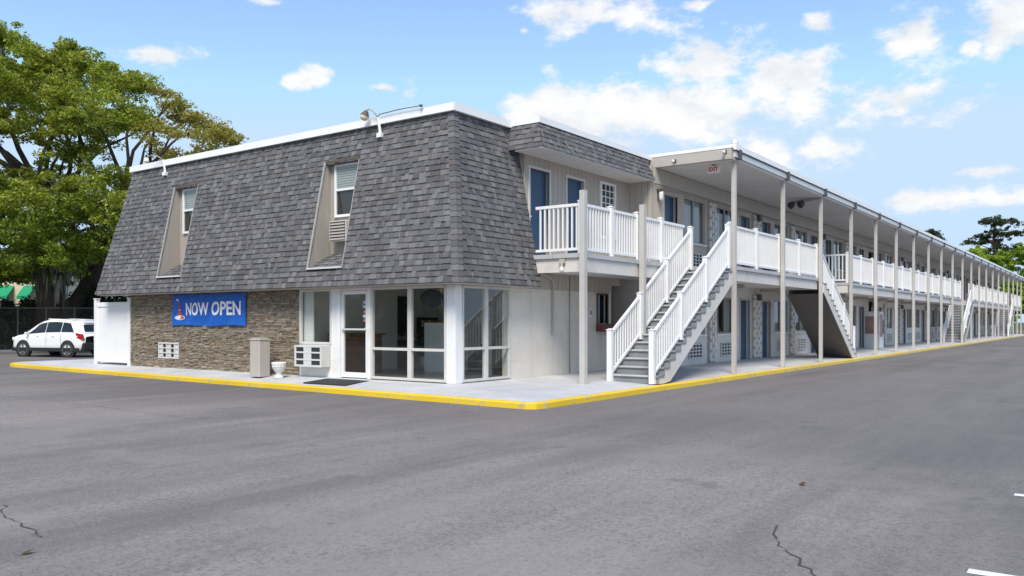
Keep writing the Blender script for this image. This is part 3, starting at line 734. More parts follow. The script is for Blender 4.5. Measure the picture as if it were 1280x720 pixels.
# ------------------------------------------------------------------ guest room wing
wing = thing('guest_room_wing', 'long two storey motel wing with open walkways, white railings and rows of room doors', 'building', (8, -.7, 0))
XW0, XW1, YW = 7.98, 91.5, -.70
PX0, PS = 8.47, 4.12
mods = [12.10 + 8.24 * j for j in range(10)]
UZ = DK
up_open, lo_open = [], []
doors_up, doors_lo, wins_up, wins_lo, blocks = [], [], [], [], []
BREEZE = (33.15, 35.0)
for c in mods:
    for s_ in (-1, 1):
        wa, wb = sorted((c + s_ * .48, c + s_ * 2.08)); da, db = sorted((c + s_ * 2.58, c + s_ * 3.48))
        if wb < XW1 - .3:
            wins_up.append((wa, wb)); wins_lo.append((wa, wb)); up_open.append((wa, wb, 3.77, 5.16)); lo_open.append((wa, wb, .92, 2.15))
        if BREEZE[0] - .2 < (da + db) / 2 < BREEZE[1]: continue
        if db < XW1 - .3:
            doors_up.append((da, db)); doors_lo.append((da, db)); up_open.append((da, db, UZ, 5.05)); lo_open.append((da, db, -.02, 2.08))
up_open.append((BREEZE[0], BREEZE[1], UZ, 5.05)); lo_open.append((BREEZE[0], BREEZE[1], -.02, 2.42))
w = MB(); wall_y(w, XW0, XW1, UZ - .1, 5.72, YW, .22, up_open); w.face([(XW1, YW, 0), (XW1, 8, 0), (XW1, 8, 5.72), (XW1, YW, 5.72)]); w.build('upper_wall', M['beige'], wing)
w = MB(); wall_y(w, XW0, XW1, -.02, UZ - .1, YW, .22, lo_open); w.build('lower_wall', M['cmuwing'], wing)
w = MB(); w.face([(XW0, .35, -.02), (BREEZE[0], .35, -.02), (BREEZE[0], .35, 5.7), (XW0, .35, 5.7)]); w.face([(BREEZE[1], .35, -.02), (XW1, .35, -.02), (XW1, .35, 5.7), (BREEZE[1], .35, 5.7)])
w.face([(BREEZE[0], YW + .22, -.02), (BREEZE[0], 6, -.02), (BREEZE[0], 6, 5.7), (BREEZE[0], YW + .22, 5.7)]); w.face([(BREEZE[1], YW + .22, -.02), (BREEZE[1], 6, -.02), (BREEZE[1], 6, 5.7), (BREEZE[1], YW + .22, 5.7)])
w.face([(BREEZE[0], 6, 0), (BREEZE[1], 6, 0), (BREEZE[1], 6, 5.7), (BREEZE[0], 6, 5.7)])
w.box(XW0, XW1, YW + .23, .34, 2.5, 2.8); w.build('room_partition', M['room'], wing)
w = MB(); w.box(XW0, XW1, YW - .03, YW - .002, 5.28, 5.715); w.build('frieze', M['tan'], wing)
w = MB(); w.tube([(8.05, YW - .05, 5.22), (8.6, YW - .05, 5.18), (9.4, YW - .05, 5.22), (14, YW - .05, 5.24), (40, YW - .05, 5.24)], .018, 6); w.build('conduit', M['bronze'], wing, smooth=True)
w = MB(); w.box(XW0, XW1, 7.9, 8.1, 0, 5.7); w.build('rear_wall', M['beige'], wing)
# doors, windows, block panels: one of each, then copies
rooms = MB()
def first_door(a, b, z0, z1): return door_y(wing, a, b, z0, z1, YW, rec=.12)
du = first_door(doors_up[0][0], doors_up[0][1], UZ, 5.05)
for (a, b) in doors_up[1:]: dup(du, (a - doors_up[0][0], 0, 0), wing)
dl = first_door(doors_lo[0][0], doors_lo[0][1], -.02, 2.08)
for (a, b) in doors_lo[1:]: dup(dl, (a - doors_lo[0][0], 0, 0), wing)
def window_y(x0, x1, z0, z1, seed):
    f = MB(); t = .055; y = YW + .08
    f.box(x0, x0 + t, y - .04, y + .04, z0, z1); f.box(x1 - t, x1, y - .04, y + .04, z0, z1); f.box(x0 + t, x1 - t, y - .038, y + .038, z0, z0 + t); f.box(x0 + t, x1 - t, y - .038, y + .038, z1 - t, z1)
    xm = x0 + (x1 - x0) * .5; f.box(xm - .03, xm + .03, y - .036, y + .036, z0 + t, z1 - t)
    o = f.build('window', M['bronze'], wing, origin=(x0, YW, z0))
    p = MB(); p.face([(x0 + t, y, z0 + t), (xm - .03, y, z0 + t), (xm - .03, y, z1 - t), (x0 + t, y, z1 - t)]); p.face([(xm + .03, y, z0 + t), (x1 - t, y, z0 + t), (x1 - t, y, z1 - t), (xm + .03, y, z1 - t)]); p.build('pane', M['roomglass'], o)
    s2 = MB(); s2.box(x0 - .05, x1 + .05, YW - .05, YW + .03, z0 - .05, z0 - .002); s2.build('sill', M['white'], o)
    r = random.Random(seed)
    c = MB(); yy = y + .09
    segs = [(x0 + .06, x0 + .06 + (x1 - x0) * r.uniform(.25, .5)), (x1 - .06 - (x1 - x0) * r.uniform(.1, .38), x1 - .06)]
    for (a, b) in segs:
        n = max(3, int((b - a) / .05))
        for k in range(n):
            xa, xb = a + (b - a) * k / n, a + (b - a) * (k + 1) / n; o_ = .02 if k % 2 else -.02
            c.face([(xa, yy + o_, z0 + .02), (xb, yy - o_, z0 + .02), (xb, yy - o_, z1 - .03), (xa, yy + o_, z1 - .03)])
    c.build('curtain', M['curtain'], o); return o
protos = {}
for lvl, lst, z0, z1 in (('u', wins_up, 3.77, 5.16), ('l', wins_lo, .92, 2.15)):
    pr = []
    for i, (a, b) in enumerate(lst):
        if i < 3: pr.append((window_y(a, b, z0, z1, i * 7 + (lvl == 'l')), a))
        else:
            o, a0 = pr[(i * 5 + i // 3) % 3]; dup(o, (a - a0, 0, 0), wing)
def block_panel(x0, x1, z0, z1):
    b = MB(); n = 3 if x1 - x0 < .7 else 4; bw = (x1 - x0) / n; bh = .36
    for c in range(n):
        zz = z0 - (bh / 2 if c % 2 else 0)
        while zz < z1:
            a, e = max(zz, z0), min(zz + bh, z1); zz += bh
            if e - a < .05: continue
            xm = x0 + bw * (c + .5); hw = bw * .5 - .004; yy = YW - .028
            poly = [(xm - hw * .25, a + .02), (xm + hw * .25, a + .02), (xm + hw, a + (e - a) * .3), (xm + hw, a + (e - a) * .7), (xm + hw * .25, e - .02), (xm - hw * .25, e - .02), (xm - hw, a + (e - a) * .7), (xm - hw, a + (e - a) * .3)]
            b.prism(poly, lambda x, z: (x, yy, z), lambda x, z: (x, yy - .06, z))
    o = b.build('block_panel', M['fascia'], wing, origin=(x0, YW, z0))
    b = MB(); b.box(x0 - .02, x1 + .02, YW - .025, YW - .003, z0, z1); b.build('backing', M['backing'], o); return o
bu = block_panel(mods[0] - .28, mods[0] + .28, UZ, 5.2); bl = block_panel(mods[0] - .28, mods[0] + .28, -.0, 2.3)
du2 = block_panel(mods[0] + 3.72, mods[0] + 4.52, UZ, 5.2); dl2 = block_panel(mods[0] + 3.72, mods[0] + 4.52, -.0, 2.3)
lampm = MB(); lampm.box(16.1, 16.34, YW - .2, YW - .075, 4.98, 5.2); wl = lampm.build('wall_lamp', M['dark'], wing, origin=(16.22, YW, 5.0))
lampm = MB(); lampm.box(16.1, 16.34, YW - .2, YW - .075, 2.1, 2.32); wl2 = lampm.build('wall_lamp', M['dark'], wing, origin=(16.22, YW, 2.1))
for j in range(1, 10):
    d = 8.24 * j
    dup(bu, (d, 0, 0), wing); dup(bl, (d, 0, 0), wing)
    if j < 9 and j != 2: dup(du2, (d, 0, 0), wing); dup(dl2, (d, 0, 0), wing); dup(wl, (d, 0, 0), wing); dup(wl2, (d, 0, 0), wing)
def ac_grille(x0, x1, z0, z1):
    f = MB(); y = YW
    for k in range(5): xx = x0 + (x1 - x0) * k / 4; f.box(xx - .018, xx + .018, y - .05, y - .012, z0 - .018, z1 + .018)
    for k in range(5): zz = z0 + (z1 - z0) * k / 4; f.box(x0, x1, y - .047, y - .014, zz - .015, zz + .015)
    o = f.build('wall_grille', M['alu'], wing, origin=(x0, y, z0))
    b = MB(); b.box(x0, x1, y - .012, y - .003, z0, z1); b.build('grille_recess', M['slot'], o); return o
gr = ac_grille(wins_lo[0][0] + .32, wins_lo[0][0] + 1.28, .2, .62)
gr2 = ac_grille(wins_up[0][0] + .32, wins_up[0][0] + 1.28, 3.05, 3.45)
for (a, b) in wins_lo[1:]: dup(gr, (a - wins_lo[0][0], 0, 0), wing); dup(gr2, (a - wins_lo[0][0], 0, 0), wing)
# deck with three stair gaps
YE, YI = -2.80, -1.62
GAPS = [(16.75, 20.80), (49.75, 53.80), (78.40, 82.60)]
segs = []; x = 8.42
for a, b in GAPS: segs.append((x, a)); x = b
segs.append((x, 92.6))
w = MB(); w.box(8.42, 92.6, YI, YW - .003, UZ - .10, UZ)
for a, b in segs: w.box(a, b, YE, YI, UZ - .10, UZ - .0015)
w.build('walkway_deck', M['concrete'], wing)
w = MB()
for a, b in segs:
    w.box(a + .02, b - .02, YE + .05, YE + .11, 2.47, UZ - .103); w.box(a + .02, a + .08, YE + .11, YI, 2.47, UZ - .103); w.box(b - .08, b - .02, YE + .11, YI, 2.47, UZ - .103)
for a, b in GAPS: w.box(a, b, YI - .06, YI, 2.47, UZ - .103)
w.build('walkway_fascia', M['fascia'], wing)
w = MB()
for a, b in segs: w.box(a + .08, b - .08, YE + .11, YI, 2.54, 2.56)
w.box(8.42, 92.5, YI + .001, YW - .003, 2.541, 2.561); w.build('walkway_soffit', M['soffit'], wing)
w = MB(); w.box(PX0 - .06, PX0 + .06, YI, YW - .01, 2.41, 2.538); fb0 = w.build('floor_beam', M['tan'], wing, origin=(PX0, YI, 2.41))
for k in range(1, 21): dup(fb0, (PS * k, 0, 0), wing)
# posts and canopy
pm = MB(); pm.box(PX0 - .058, PX0 + .058, -2.935, -2.82, -.105, 5.75)
post0 = pm.build('post', M['posttan'], wing, origin=(PX0, -2.88, -.1), bevel=.006)
br = MB(); br.box(PX0 - .085, PX0 + .085, -3.08, -2.86, 5.76, 6.02); bracket0 = br.build('bracket', M['dark'], post0)
for k in range(1, 21): dup(post0, (PS * k, 0, 0), wing)
w = MB(); w.box(8.2, 93.2, -2.97, 7.9, 5.735, 5.98); can = w.build('canopy_roof', M['soffit'], wing)
w = MB(); w.box(8.2, 93.2, -3.02, -2.972, 5.80, 5.955); w.build('gutter', M['alu'], can)
w = MB(); w.box(8.2, 93.2, -3.04, -2.90, 5.958, 5.985); w.build('drip_edge', M['dark'], can)
w = MB(); w.box(8.15, 93.2, -3.06, 7.9, 5.987, 6.13); w.build('roof_edge', M['parapet'], can)
w = MB(); w.box(8.03, 8.198, -2.97, -.56, 5.73, 6.02); w.build('end_beam', M['tan'], can)
w = MB(); w.box(8.02, 8.2, -3.0, -.56, 6.022, 6.06); w.build('end_cap', M['parapet'], can)
# a light at the first post's head
w = MB(); w.box(8.30, 8.62, -3.02, -2.80, 6.102, 6.17); w.lathe([(.09, 0), (.10, .05), (.07, .13), (.03, .17), (0, .175)], (8.46, -2.90, 6.17), (0, 0, 1), 12)
tag(w.build('post_light', M['alu'], None, (8.46, -2.9, 6.1)), 'small grey photocell light on top of the first tall walkway post', 'light')
# railings of the wing (two panels between neighbouring posts)
def wing_rails(x0, x1):
    xs = [x0] + [PX0 + PS * k for k in range(23) if x0 + .6 < PX0 + PS * k < x1 - .6] + [x1]
    for i in range(len(xs) - 1):
        rail_run(wing, (xs[i], YE + .07), (xs[i + 1], YE + .07), UZ, (0, .5, 1) if i == 0 else (.5, 1), each=(xs[i] < 16.5))
wing_rails(8.55, GAPS[0][0] - .1); wing_rails(GAPS[0][1] + .1, GAPS[1][0] - .06); wing_rails(GAPS[1][1] + .1, GAPS[2][0] - .06); wing_rails(GAPS[2][1] + .1, 92.5)
for xg, far in ((GAPS[0][1] + .1, 0), (GAPS[1][0] - .1, 1), (GAPS[2][0] - .1, 1)):
    rail_run(wing, (xg, YI), (xg, YE + .13), UZ, (0,), each=not far)
for a, b in GAPS: rail_run(wing, (a + .1, YI + .05), (b - .1, YI + .05), UZ, (0, 1) if a < 20 else (0,), each=False)

# ------------------------------------------------------------------ staircases
def staircase(xb, dr, label, zb=-.1, each=False, dark=True):
    """straight flight rising from xb in direction dr to the walkway deck"""
    NR = 16; rise = (UZ - zb) / NR; run = .298; y0, y1 = -2.97, -1.66
    t = thing('staircase', label, 'staircase', (xb, (y0 + y1) / 2, zb), None)
    tr = MB(); ns = MB()
    for k in range(NR - 1):
        xa = xb + dr * run * k; xe = xa + dr * run; z = zb + rise * (k + 1)
        lo, hi = sorted((xa - dr * .03, xe))
        tr.box(lo, hi, y0 - .012, y1, z - .045, z - .001)
        l2, h2 = sorted((xa, xa + dr * .03)); tr.box(l2, h2, y0 - .010, y1 - .002, z - rise - .0, z - .046)
        l3, h3 = sorted((xa - dr * .034, xa + dr * .018)); ns.box(l3, h3, y0 + .20, y1 - .18, z - .03, z + .003)
    xa = xb + dr * run * (NR - 1); l2, h2 = sorted((xa, xa + dr * .03)); tr.box(l2, h2, y0 + .05, y1 - .05, UZ - rise, UZ - .11)
    st_ = tr.build('steps', M['step'], t); ns.build('step_edge', M['nose'], st_)
    for ya, yb in ((y0, y0 + .05), (y1 - .05, y1)):
        poly = []
        for k in range(NR - 1):
            z = zb + rise * (k + 1) - .047; poly += [(run * k + .015, z), (run * (k + 1) + .0149, z)]
        poly = [(.032, zb)] + poly + [(run * (NR - 1) + .015, UZ - .35), (run * 1.35, zb)]
        sg = MB()
        # stepped plate as a row of quads so no concave polygon is needed
        for k in range(NR - 1):
            zt_ = zb + rise * (k + 1) - .047; xa, xe = run * k + .034, run * (k + 1) + .034
            lowa = max(zb, zb + rise * (xa / run) - .36); lowe = max(zb, zb + rise * (xe / run) - .36)
            X = lambda v: xb + dr * v
            sg.prism([(xa, lowa), (xe, lowe), (xe, zt_), (xa, zt_)], lambda x, z: (X(x), ya, z), lambda x, z: (X(x), yb, z))
        sg.build('stringer', M['fascia'], t)
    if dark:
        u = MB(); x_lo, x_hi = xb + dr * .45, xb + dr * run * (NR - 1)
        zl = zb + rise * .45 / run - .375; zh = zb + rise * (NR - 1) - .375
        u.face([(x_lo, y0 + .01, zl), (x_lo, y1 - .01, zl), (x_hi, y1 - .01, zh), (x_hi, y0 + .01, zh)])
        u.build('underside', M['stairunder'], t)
    for yr in (y0 + .12, y1 - .10):
        xs = [xb + dr * (-.06 + i * (run * (NR - 1) + .06) / 3) for i in range(4)]
        def zn(x): return zb + rise * ((x - xb) * dr / run + .5)
        m = MB(); a = Vector((xs[0], yr, zn(xs[0]) + 1.06)); b = Vector((xs[3], yr, zn(xs[3]) + 1.06)); m.bar(a, b, .06, .07)
        r = m.build('railing', M['vinyl'], t, origin=a, bevel=.006)
        m = MB(); a2 = Vector((xs[0], yr, zn(xs[0]) + .13)); b2 = Vector((xs[3], yr, zn(xs[3]) + .13)); m.bar(a2, b2, .05, .06); m.build('bottom_rail', M['vinyl'], r)
        n = 36; first = None; mm = MB()
        for k in range(1, n):
            x = xs[0] + (xs[3] - xs[0]) * k / n
            if k % 12 == 0: continue
            if each:
                if first is None:
                    mb = MB(); mb.box(x - .018, x + .018, yr - .018, yr + .018, zn(x) + .14, zn(x) + 1.05); first = mb.build('baluster', M['vinyl'], r, origin=(x, yr, zn(x))); fx = x
                else: dup(first, (x - fx, 0, zn(x) - zn(fx)), r)
            else: mm.box(x - .018, x + .018, yr - .018, yr + .018, zn(x) + .14, zn(x) + 1.05)
        if not each: mm.build('balusters', M['vinyl'], r)
        for i, x in enumerate(xs):
            zb_ = zb if i == 0 else (zn(x) - .02); newel(r, x, yr, zb_, zn(x) + (1.16 if i in (0, 3) else 1.12))
    return t
staircase(3.62, 1, 'grey painted stairs with white railings in front of the office balcony', zb=-.09, each=True)
staircase(21.25, -1, 'staircase beyond the third tall post, its dark underside facing the office', zb=-.1)
staircase(49.75, 1, 'far staircase halfway along the wing, white rails rising away from the office', zb=-.1)
staircase(78.55, 1, 'farthest staircase near the end of the wing by the trees', zb=-.1)

# ------------------------------------------------------------------ things on and around the office
bn = thing('banner', 'blue vinyl banner with white NOW OPEN lettering hanging on the stone wall', 'banner', (-.06, 8.8, 1.22))
BY0, BY1, BZ0, BZ1 = 7.08, 10.45, 1.22, 2.09
b = MB(); nx, nz = 64, 14; rb = random.Random(2)
def bwave(u, v): return -.062 - .016 * math.sin(u * 19 + v * 4) - .014 * math.sin(u * 8 - v * 6) * (1 - v) - .006 * math.sin(u * 43 + v * 9)
def bedge(u, v):
    sag = .035 * (1 - v) * math.sin(u * PI * 3.0) * .5 - .02 * (1 - v) * (u > .97 or u < .03)
    return BY0 + (BY1 - BY0) * u, BZ0 + (BZ1 - BZ0) * v + sag
for off, rev in ((0, 0), (.004, 1)):
    for i in range(nx):
        for j in range(nz):
            q = []
            for (a, c) in ((i, j), (i + 1, j), (i + 1, j + 1), (i, j + 1)):
                u, v = a / nx, c / nz; y, zz = bedge(u, v); q.append((bwave(u, v) + off, y, zz))
            b.face(q if rev else q[::-1])
b.build('cloth', M['bannerblue'], bn, smooth=True)
for (a, c) in ((.012, .96), (.988, .96), (.012, .05), (.988, .05)):
    y, zz = bedge(a, c); g = MB(); g.lathe([(.012, 0), (.022, .004), (.022, .008), (.012, .012)], (bwave(a, c) - .012, y, zz), (1, 0, 0), 12); g.build('grommet', M['chrome'], bn)
def on_banner(y_left, z_low):
    def fn(u, v, h):
        y = y_left - u; zz = z_low + v; uu = (y - BY0) / (BY1 - BY0); vv = (zz - BZ0) / (BZ1 - BZ0)
        return (bwave(uu, vv) - .004 - h, y, zz)
    return fn
text_part('lettering', 'NOW', M['ink'], bn, on_banner(9.80, 1.50), 1.08, .36, bold=.022, depth=.004)
text_part('lettering', 'OPEN', M['ink'], bn, on_banner(8.60, 1.50), 1.30, .38, bold=.022, depth=.004)
fn = on_banner(10.36, 1.34)
lg = MB()
def blob(poly, mi): lg.prism(poly, lambda u, v: fn(u, v, .001 + .001 * mi), lambda u, v: fn(u, v, .004 + .001 * mi), mi=mi)
ell = lambda cx, cy, a, b, n=20: [(cx + a * math.cos(2 * PI * i / n), cy + b * math.sin(2 * PI * i / n)) for i in range(n)]
blob(ell(.27, .10, .23, .066), 0); blob(ell(.27, .10, .205, .052), 1)
blob([(.17, .12), (.205, .12), (.275, .46), (.27, .58), (.255, .58), (.25, .46)], 1); blob([(.345, .12), (.38, .12), (.30, .46), (.285, .46)], 1)
blob([(.20, .19), (.36, .19), (.34, .24), (.22, .24)], 1); blob([(.25, .56), (.27, .60), (.15, .64), (.14, .60)], 0); blob([(.23, .30), (.33, .30), (.32, .33), (.24, .33)], 0)
lg.build('emblem', [M['ink'], M['banred']], bn)

# litter bin
bx, by = -.52, 5.92
t = thing('litter_bin', 'tall square slatted litter bin standing against the stone wall', 'litter bin', (bx, by, -.03))
b = MB(); b.box(bx - .15, bx + .17, by - .21, by + .17, -.04, .86); b.build('body', M['slatwood'], t, bevel=.01)
b = MB(); b.box(bx - .165, bx + .185, by - .225, by + .185, .862, .90); b.box(bx - .12, bx + .14, by - .18, by + .14, .90, .93); b.build('lid', M['tan'], t, bevel=.01)
ux, uy = -.52, 5.16
b = MB(); b.lathe([(.0, -.04), (.105, -.04), (.11, 0), (.085, .03), (.06, .07), (.07, .10), (.115, .15), (.152, .22), (.165, .30), (.178, .335), (.17, .36), (.15, .36), (.14, .30), (.08, .22), (0, .2)], (ux, uy, -.02), n=32)
for k in range(12):
    an = 2 * PI * k / 12; b.lathe([(0, -.02), (.03, -.01), (.035, .0), (.02, .012), (0, .014)], (ux + .152 * math.cos(an), uy + .152 * math.sin(an), .235), (math.cos(an), math.sin(an), -.2), 8)
tag(b.build('garden_urn', M['urn'], None, (ux, uy, -.05), smooth=True), 'squat white stone garden urn beside the slatted litter bin', 'urn')
b = MB(); b.face([(-.95, 2.35, -.066), (-.22, 2.35, -.012), (-.22, 3.75, -.012), (-.95, 3.75, -.066)]); b.face([(-.95, 2.35, -.066), (-.95, 3.75, -.066), (-.95, 3.75, -.10), (-.95, 2.35, -.10)]); b.face([(-.95, 2.35, -.066), (-.95, 2.35, -.1), (-.22, 2.35, -.03), (-.22, 2.35, -.012)])
tag(b.build('door_mat', M['rubber'], None, (-.6, 3.05, -.05)), 'black rubber door mat on the pavement outside the glass entrance door', 'door mat')
# vinyl screen panel at the left end
t = thing('vinyl_fence', 'white vinyl privacy fence panel at the left end of the stone wall', 'fence', (.02, 13.8, 0))
b = MB(); b.box(-.02, .03, 12.80, 14.72, .08, 1.93); b.build('panel', M['vinyl'], t)
for zz in (.14, 1.86):
    b = MB(); b.box(-.045, .055, 12.86, 14.66, zz - .07, zz + .07); b.build('cross_rail', M['vinyl'], t, bevel=.008)
for y in (12.79, 14.74):
    b = MB(); b.box(-.06, .07, y - .065, y + .065, -.02, 2.03); b.box(-.075, .085, y - .08, y + .08, 2.03, 2.06); b.build('fence_post', M['vinyl'], t, bevel=.006)
# exit sign, restroom sign, lantern, bulb, cameras
t = thing('exit_sign', 'white EXIT sign with red letters hanging under the walkway canopy', 'sign', (8.62, -2.23, 5.73))
b = MB(); b.box(8.60, 8.65, -2.41, -2.05, 5.50, 5.70); b.build('sign_face', M['signwhite'], t, bevel=.004)
text_part('lettering', 'EXIT', M['red'], t, lambda u, v, h: (8.599 - h, -2.09 - u, 5.54 + v), .28, .125, bold=.03)
b = MB(); b.box(8.61, 8.64, -2.28, -2.18, 5.70, 5.735); b.build('bracket', M['redbox'], t)
t = thing('restroom_sign', 'small white sign with two dark figures on the side block wall', 'sign', (5.62, -.01, 1.57))
b = MB(); b.box(5.53, 5.71, -.018, -.002, 1.45, 1.69); b.build('plate', M['signwhite'], t)
b = MB()
for x, sk in ((5.58, 0), (5.66, 1)):
    b.lathe([(0, 0), (.014, 0), (.014, .004), (0, .004)], (x, -.018, 1.635), (0, -1, 0), 10)
    b.prism([(x - .02, 1.61), (x - (.03 if sk else .016), 1.55), (x - .012, 1.55), (x - .012, 1.50), (x + .012, 1.50), (x + .012, 1.55), (x + (.03 if sk else .016), 1.55), (x + .02, 1.61)], lambda a, z: (a, -.019, z), lambda a, z: (a, -.022, z))
b.build('figure', M['dark'], t)
t = thing('wall_lantern', 'black wall lantern with white glass beside the first upper wing door', 'wall light', (8.22, YW, 4.95))
b = MB(); b.box(8.15, 8.29, YW - .16, YW - .002, 5.06, 5.13); b.box(8.19, 8.25, YW - .05, YW - .003, 4.8, 5.06); b.build('bracket', M['dark'], t)
b = MB(); b.lathe([(.0, 0), (.05, 0), (.062, .06), (.065, .2), (.06, .26), (0, .26)], (8.22, YW - .11, 4.80), n=14); b.build('lamp_glass', M['lensclear'], t, smooth=True)
t = thing('porch_bulb', 'bare white bulb lamp hanging under the end of the office balcony', 'lamp', (2.40, -1.15, 2.75))
b = MB(); b.box(2.40, 2.47, -1.22, -1.08, 2.66, 2.76); b.tube([(2.41, -1.15, 2.68), (2.40, -1.15, 2.60)], .03, 10); b.build('lamp_base', M['tan'], t)
b = MB(); b.lathe([(.02, 0), (.03, -.03), (.052, -.07), (.05, -.11), (.03, -.135), (0, -.14)], (2.40, -1.15, 2.60), n=14); b.build('bulb', M['lensclear'], t, smooth=True)
def camera(x, y, z, label):
    t = thing('security_camera', label, 'camera', (x, y, z))
    b = MB(); b.box(x + .02, x + .04, y - .05, y + .05, z - .05, z + .05); b.tube([(x + .03, y, z), (x - .08, y - .02, z - .02)], .015, 8); b.build('bracket', M['dark'], t)
    b = MB(); b.lathe([(0, -.1), (.045, -.1), (.05, .05), (.04, .08), (0, .08)], (x - .14, y - .03, z - .03), (-1, -.4, -.25), 14); b.build('housing', M['alu'], t, smooth=True); return t
camera(8.0, -1.32, 5.84, 'small pale security camera on the canopy end beam near the shingled fascia')
camera(8.0, -2.80, 5.92, 'small security camera on the canopy end beam beside the first tall post')
def gooseneck(name, label, base, head, arm2=None):
    t = thing(name, label, 'floodlight', base); q_ = .66 if arm2 is not None else .45; base = Vector(base); head = Vector(head)
    top = base + Vector((-.05, .02, .30))
    b = MB(); b.tube([base + Vector((0, 0, -.12)), base, top], [.045, .035, .032], 10); b.box(base.x - .05, base.x + .05, base.y - .07, base.y + .07, base.z - .16, base.z - .06); b.build('mast', M['parapet'], t)
    pts = [top, top.lerp(head, .35) + Vector((0, 0, .10)), top.lerp(head, .7) + Vector((0, 0, .13)), head + Vector((0, 0, .06))]
    b = MB(); b.tube(pts, .015, 8); b.build('arm', M['bronze'], t, smooth=True)
    ax = (head - top); ax.z = -.18; ax.normalize(); dn = (ax * .45 + Vector((-.15, 0, -1))).normalized()
    b = MB(); b.lathe([(0, -.10 * q_), (.07 * q_, -.09 * q_), (.10 * q_, -.03 * q_), (.15 * q_, .06 * q_), (.17 * q_, .10 * q_)], head, dn, 16); b.build('hood', M['darkbrown'] if arm2 is not None else M['parapet'], t, smooth=True)
    b = MB(); b.lathe([(.155 * q_, .09 * q_), (.16 * q_, .15 * q_), (.12 * q_, .22 * q_), (.05 * q_, .26 * q_), (0, .265 * q_)], head, dn, 16); b.build('lamp_glass', M['amber'], t, smooth=True)
    if arm2 is not None:
        e = Vector(arm2); b = MB(); b.tube([top, top + Vector((0, -.05, .06)), top.lerp(e, .5) + Vector((0, 0, .05)), e], .011, 8); b.lathe([(0, -.04), (.026, -.03), (.034, .02), (.022, .05), (0, .055)], e, (0, -1, -.2), 12); b.build('sensor_arm', M['wire'], t, smooth=True)
    return t
gooseneck('roof_floodlight', 'gooseneck floodlight with brown hood and long sensor arm on the parapet above the near dormer', (.20, 2.43, 5.76), (.04, 2.74, 6.17), (.15, 1.12, 6.13))
gooseneck('roof_floodlight', 'white gooseneck floodlight on the left end of the parapet', (.20, 11.25, 5.78), (-.05, 11.78, 6.12))
t = thing('canopy_floodlight', 'dark twin floodlight on a bracket under the canopy at the third tall post', 'floodlight', (16.7, -2.7, 5.6))
b = MB(); b.bar((16.71, -2.84, 5.70), (16.60, -1.9, 5.62), .10, .09); b.build('arm', M['bronze'], t)
for k in (0, 1):
    b = MB(); b.lathe([(0, 0), (.09, .01), (.12, .08), (.13, .18), (0, .16)], (16.62 - .02 * k, -1.95 - .35 * k, 5.58), (-.6, .5, -.5), 14); b.build('lamp_head', M['dark'], t, smooth=True)
# oval plaque with the house number inside the corner glass
t = thing('oval_sign', 'dark oval sign with gold number hanging inside the corner storefront glass', 'sign', (.12, .78, 1.86))
b = MB(); b.prism(ell(.78, 1.84, .33, .20, 28), lambda y, z: (.14, y, z), lambda y, z: (.11, y, z)); b.build('oval_board', M['black'], t)
text_part('lettering', '4110', M['gold'], t, lambda u, v, h: (.075 - h, .50 - u, 1.955 + v), .25, .12, bold=.02)
# reception desk and plant seen through the glass
t = thing('reception_desk', 'brown wooden reception desk seen through the entrance glass', 'desk', (1.4, 4.5, 0))
b = MB(); b.box(.75, 2.0, 4.15, 4.75, .013, .98); b.build('cabinet', M['wood'], t, bevel=.01)
b = MB(); b.box(.70, 2.05, 4.08, 4.80, .98, 1.03); b.build('counter_top', M['wood'], t, bevel=.01)
t = thing('house_plant', 'potted house plant on the lobby floor in front of the brochure rack', 'plant', (3.95, 4.4, 0))
b = MB(); b.lathe([(0, .013), (.12, .013), (.17, .34), (.155, .34), (.14, .30), (0, .29)], (3.95, 4.4, 0), n=18); b.build('pot', M['signwhite'], t, smooth=True)
b = MB(); rp = random.Random(9)
for k in range(90):
    an = rp.uniform(0, 2 * PI); L = rp.uniform(.25, .62); el = rp.uniform(.5, 1.35)
    o = Vector((3.95, 4.4, .32 + rp.uniform(0, .45))); dd = Vector((math.cos(an) * math.cos(el), math.sin(an) * math.cos(el), math.sin(el))); sd = dd.cross(Vector((0, 0, 1))).normalized() * .03
    c = rp.choice(((.03, .07, .02), (.05, .10, .03), (.08, .09, .05)))
    b.face([o - sd * .3, o + sd * .3, o + dd * L * .6 + sd, o + dd * L, o + dd * L * .6 - sd], c)
b.build('leaves', M['leaf'], t)

# vending machine by the dark passage
t = thing('vending_machine', 'white vending machine with a reddish front beside the dark ground floor passage', 'vending machine', (32.4, -1.15, -.05))
b = MB(); b.box(32.0, 32.9, -1.5, -.72, -.05, 1.85); b.build('cabinet', M['white'], t, bevel=.02)
b = MB(); b.box(32.1, 32.65, -1.51, -1.502, .55, 1.7); b.box(31.99, 31.998, -1.42, -.8, .7, 1.6); b.build('front_panel', M['pinkish'], t)
b = MB(); b.box(32.68, 32.84, -1.515, -1.503, .7, 1.4); b.build('coin_panel', M['dark'], t)

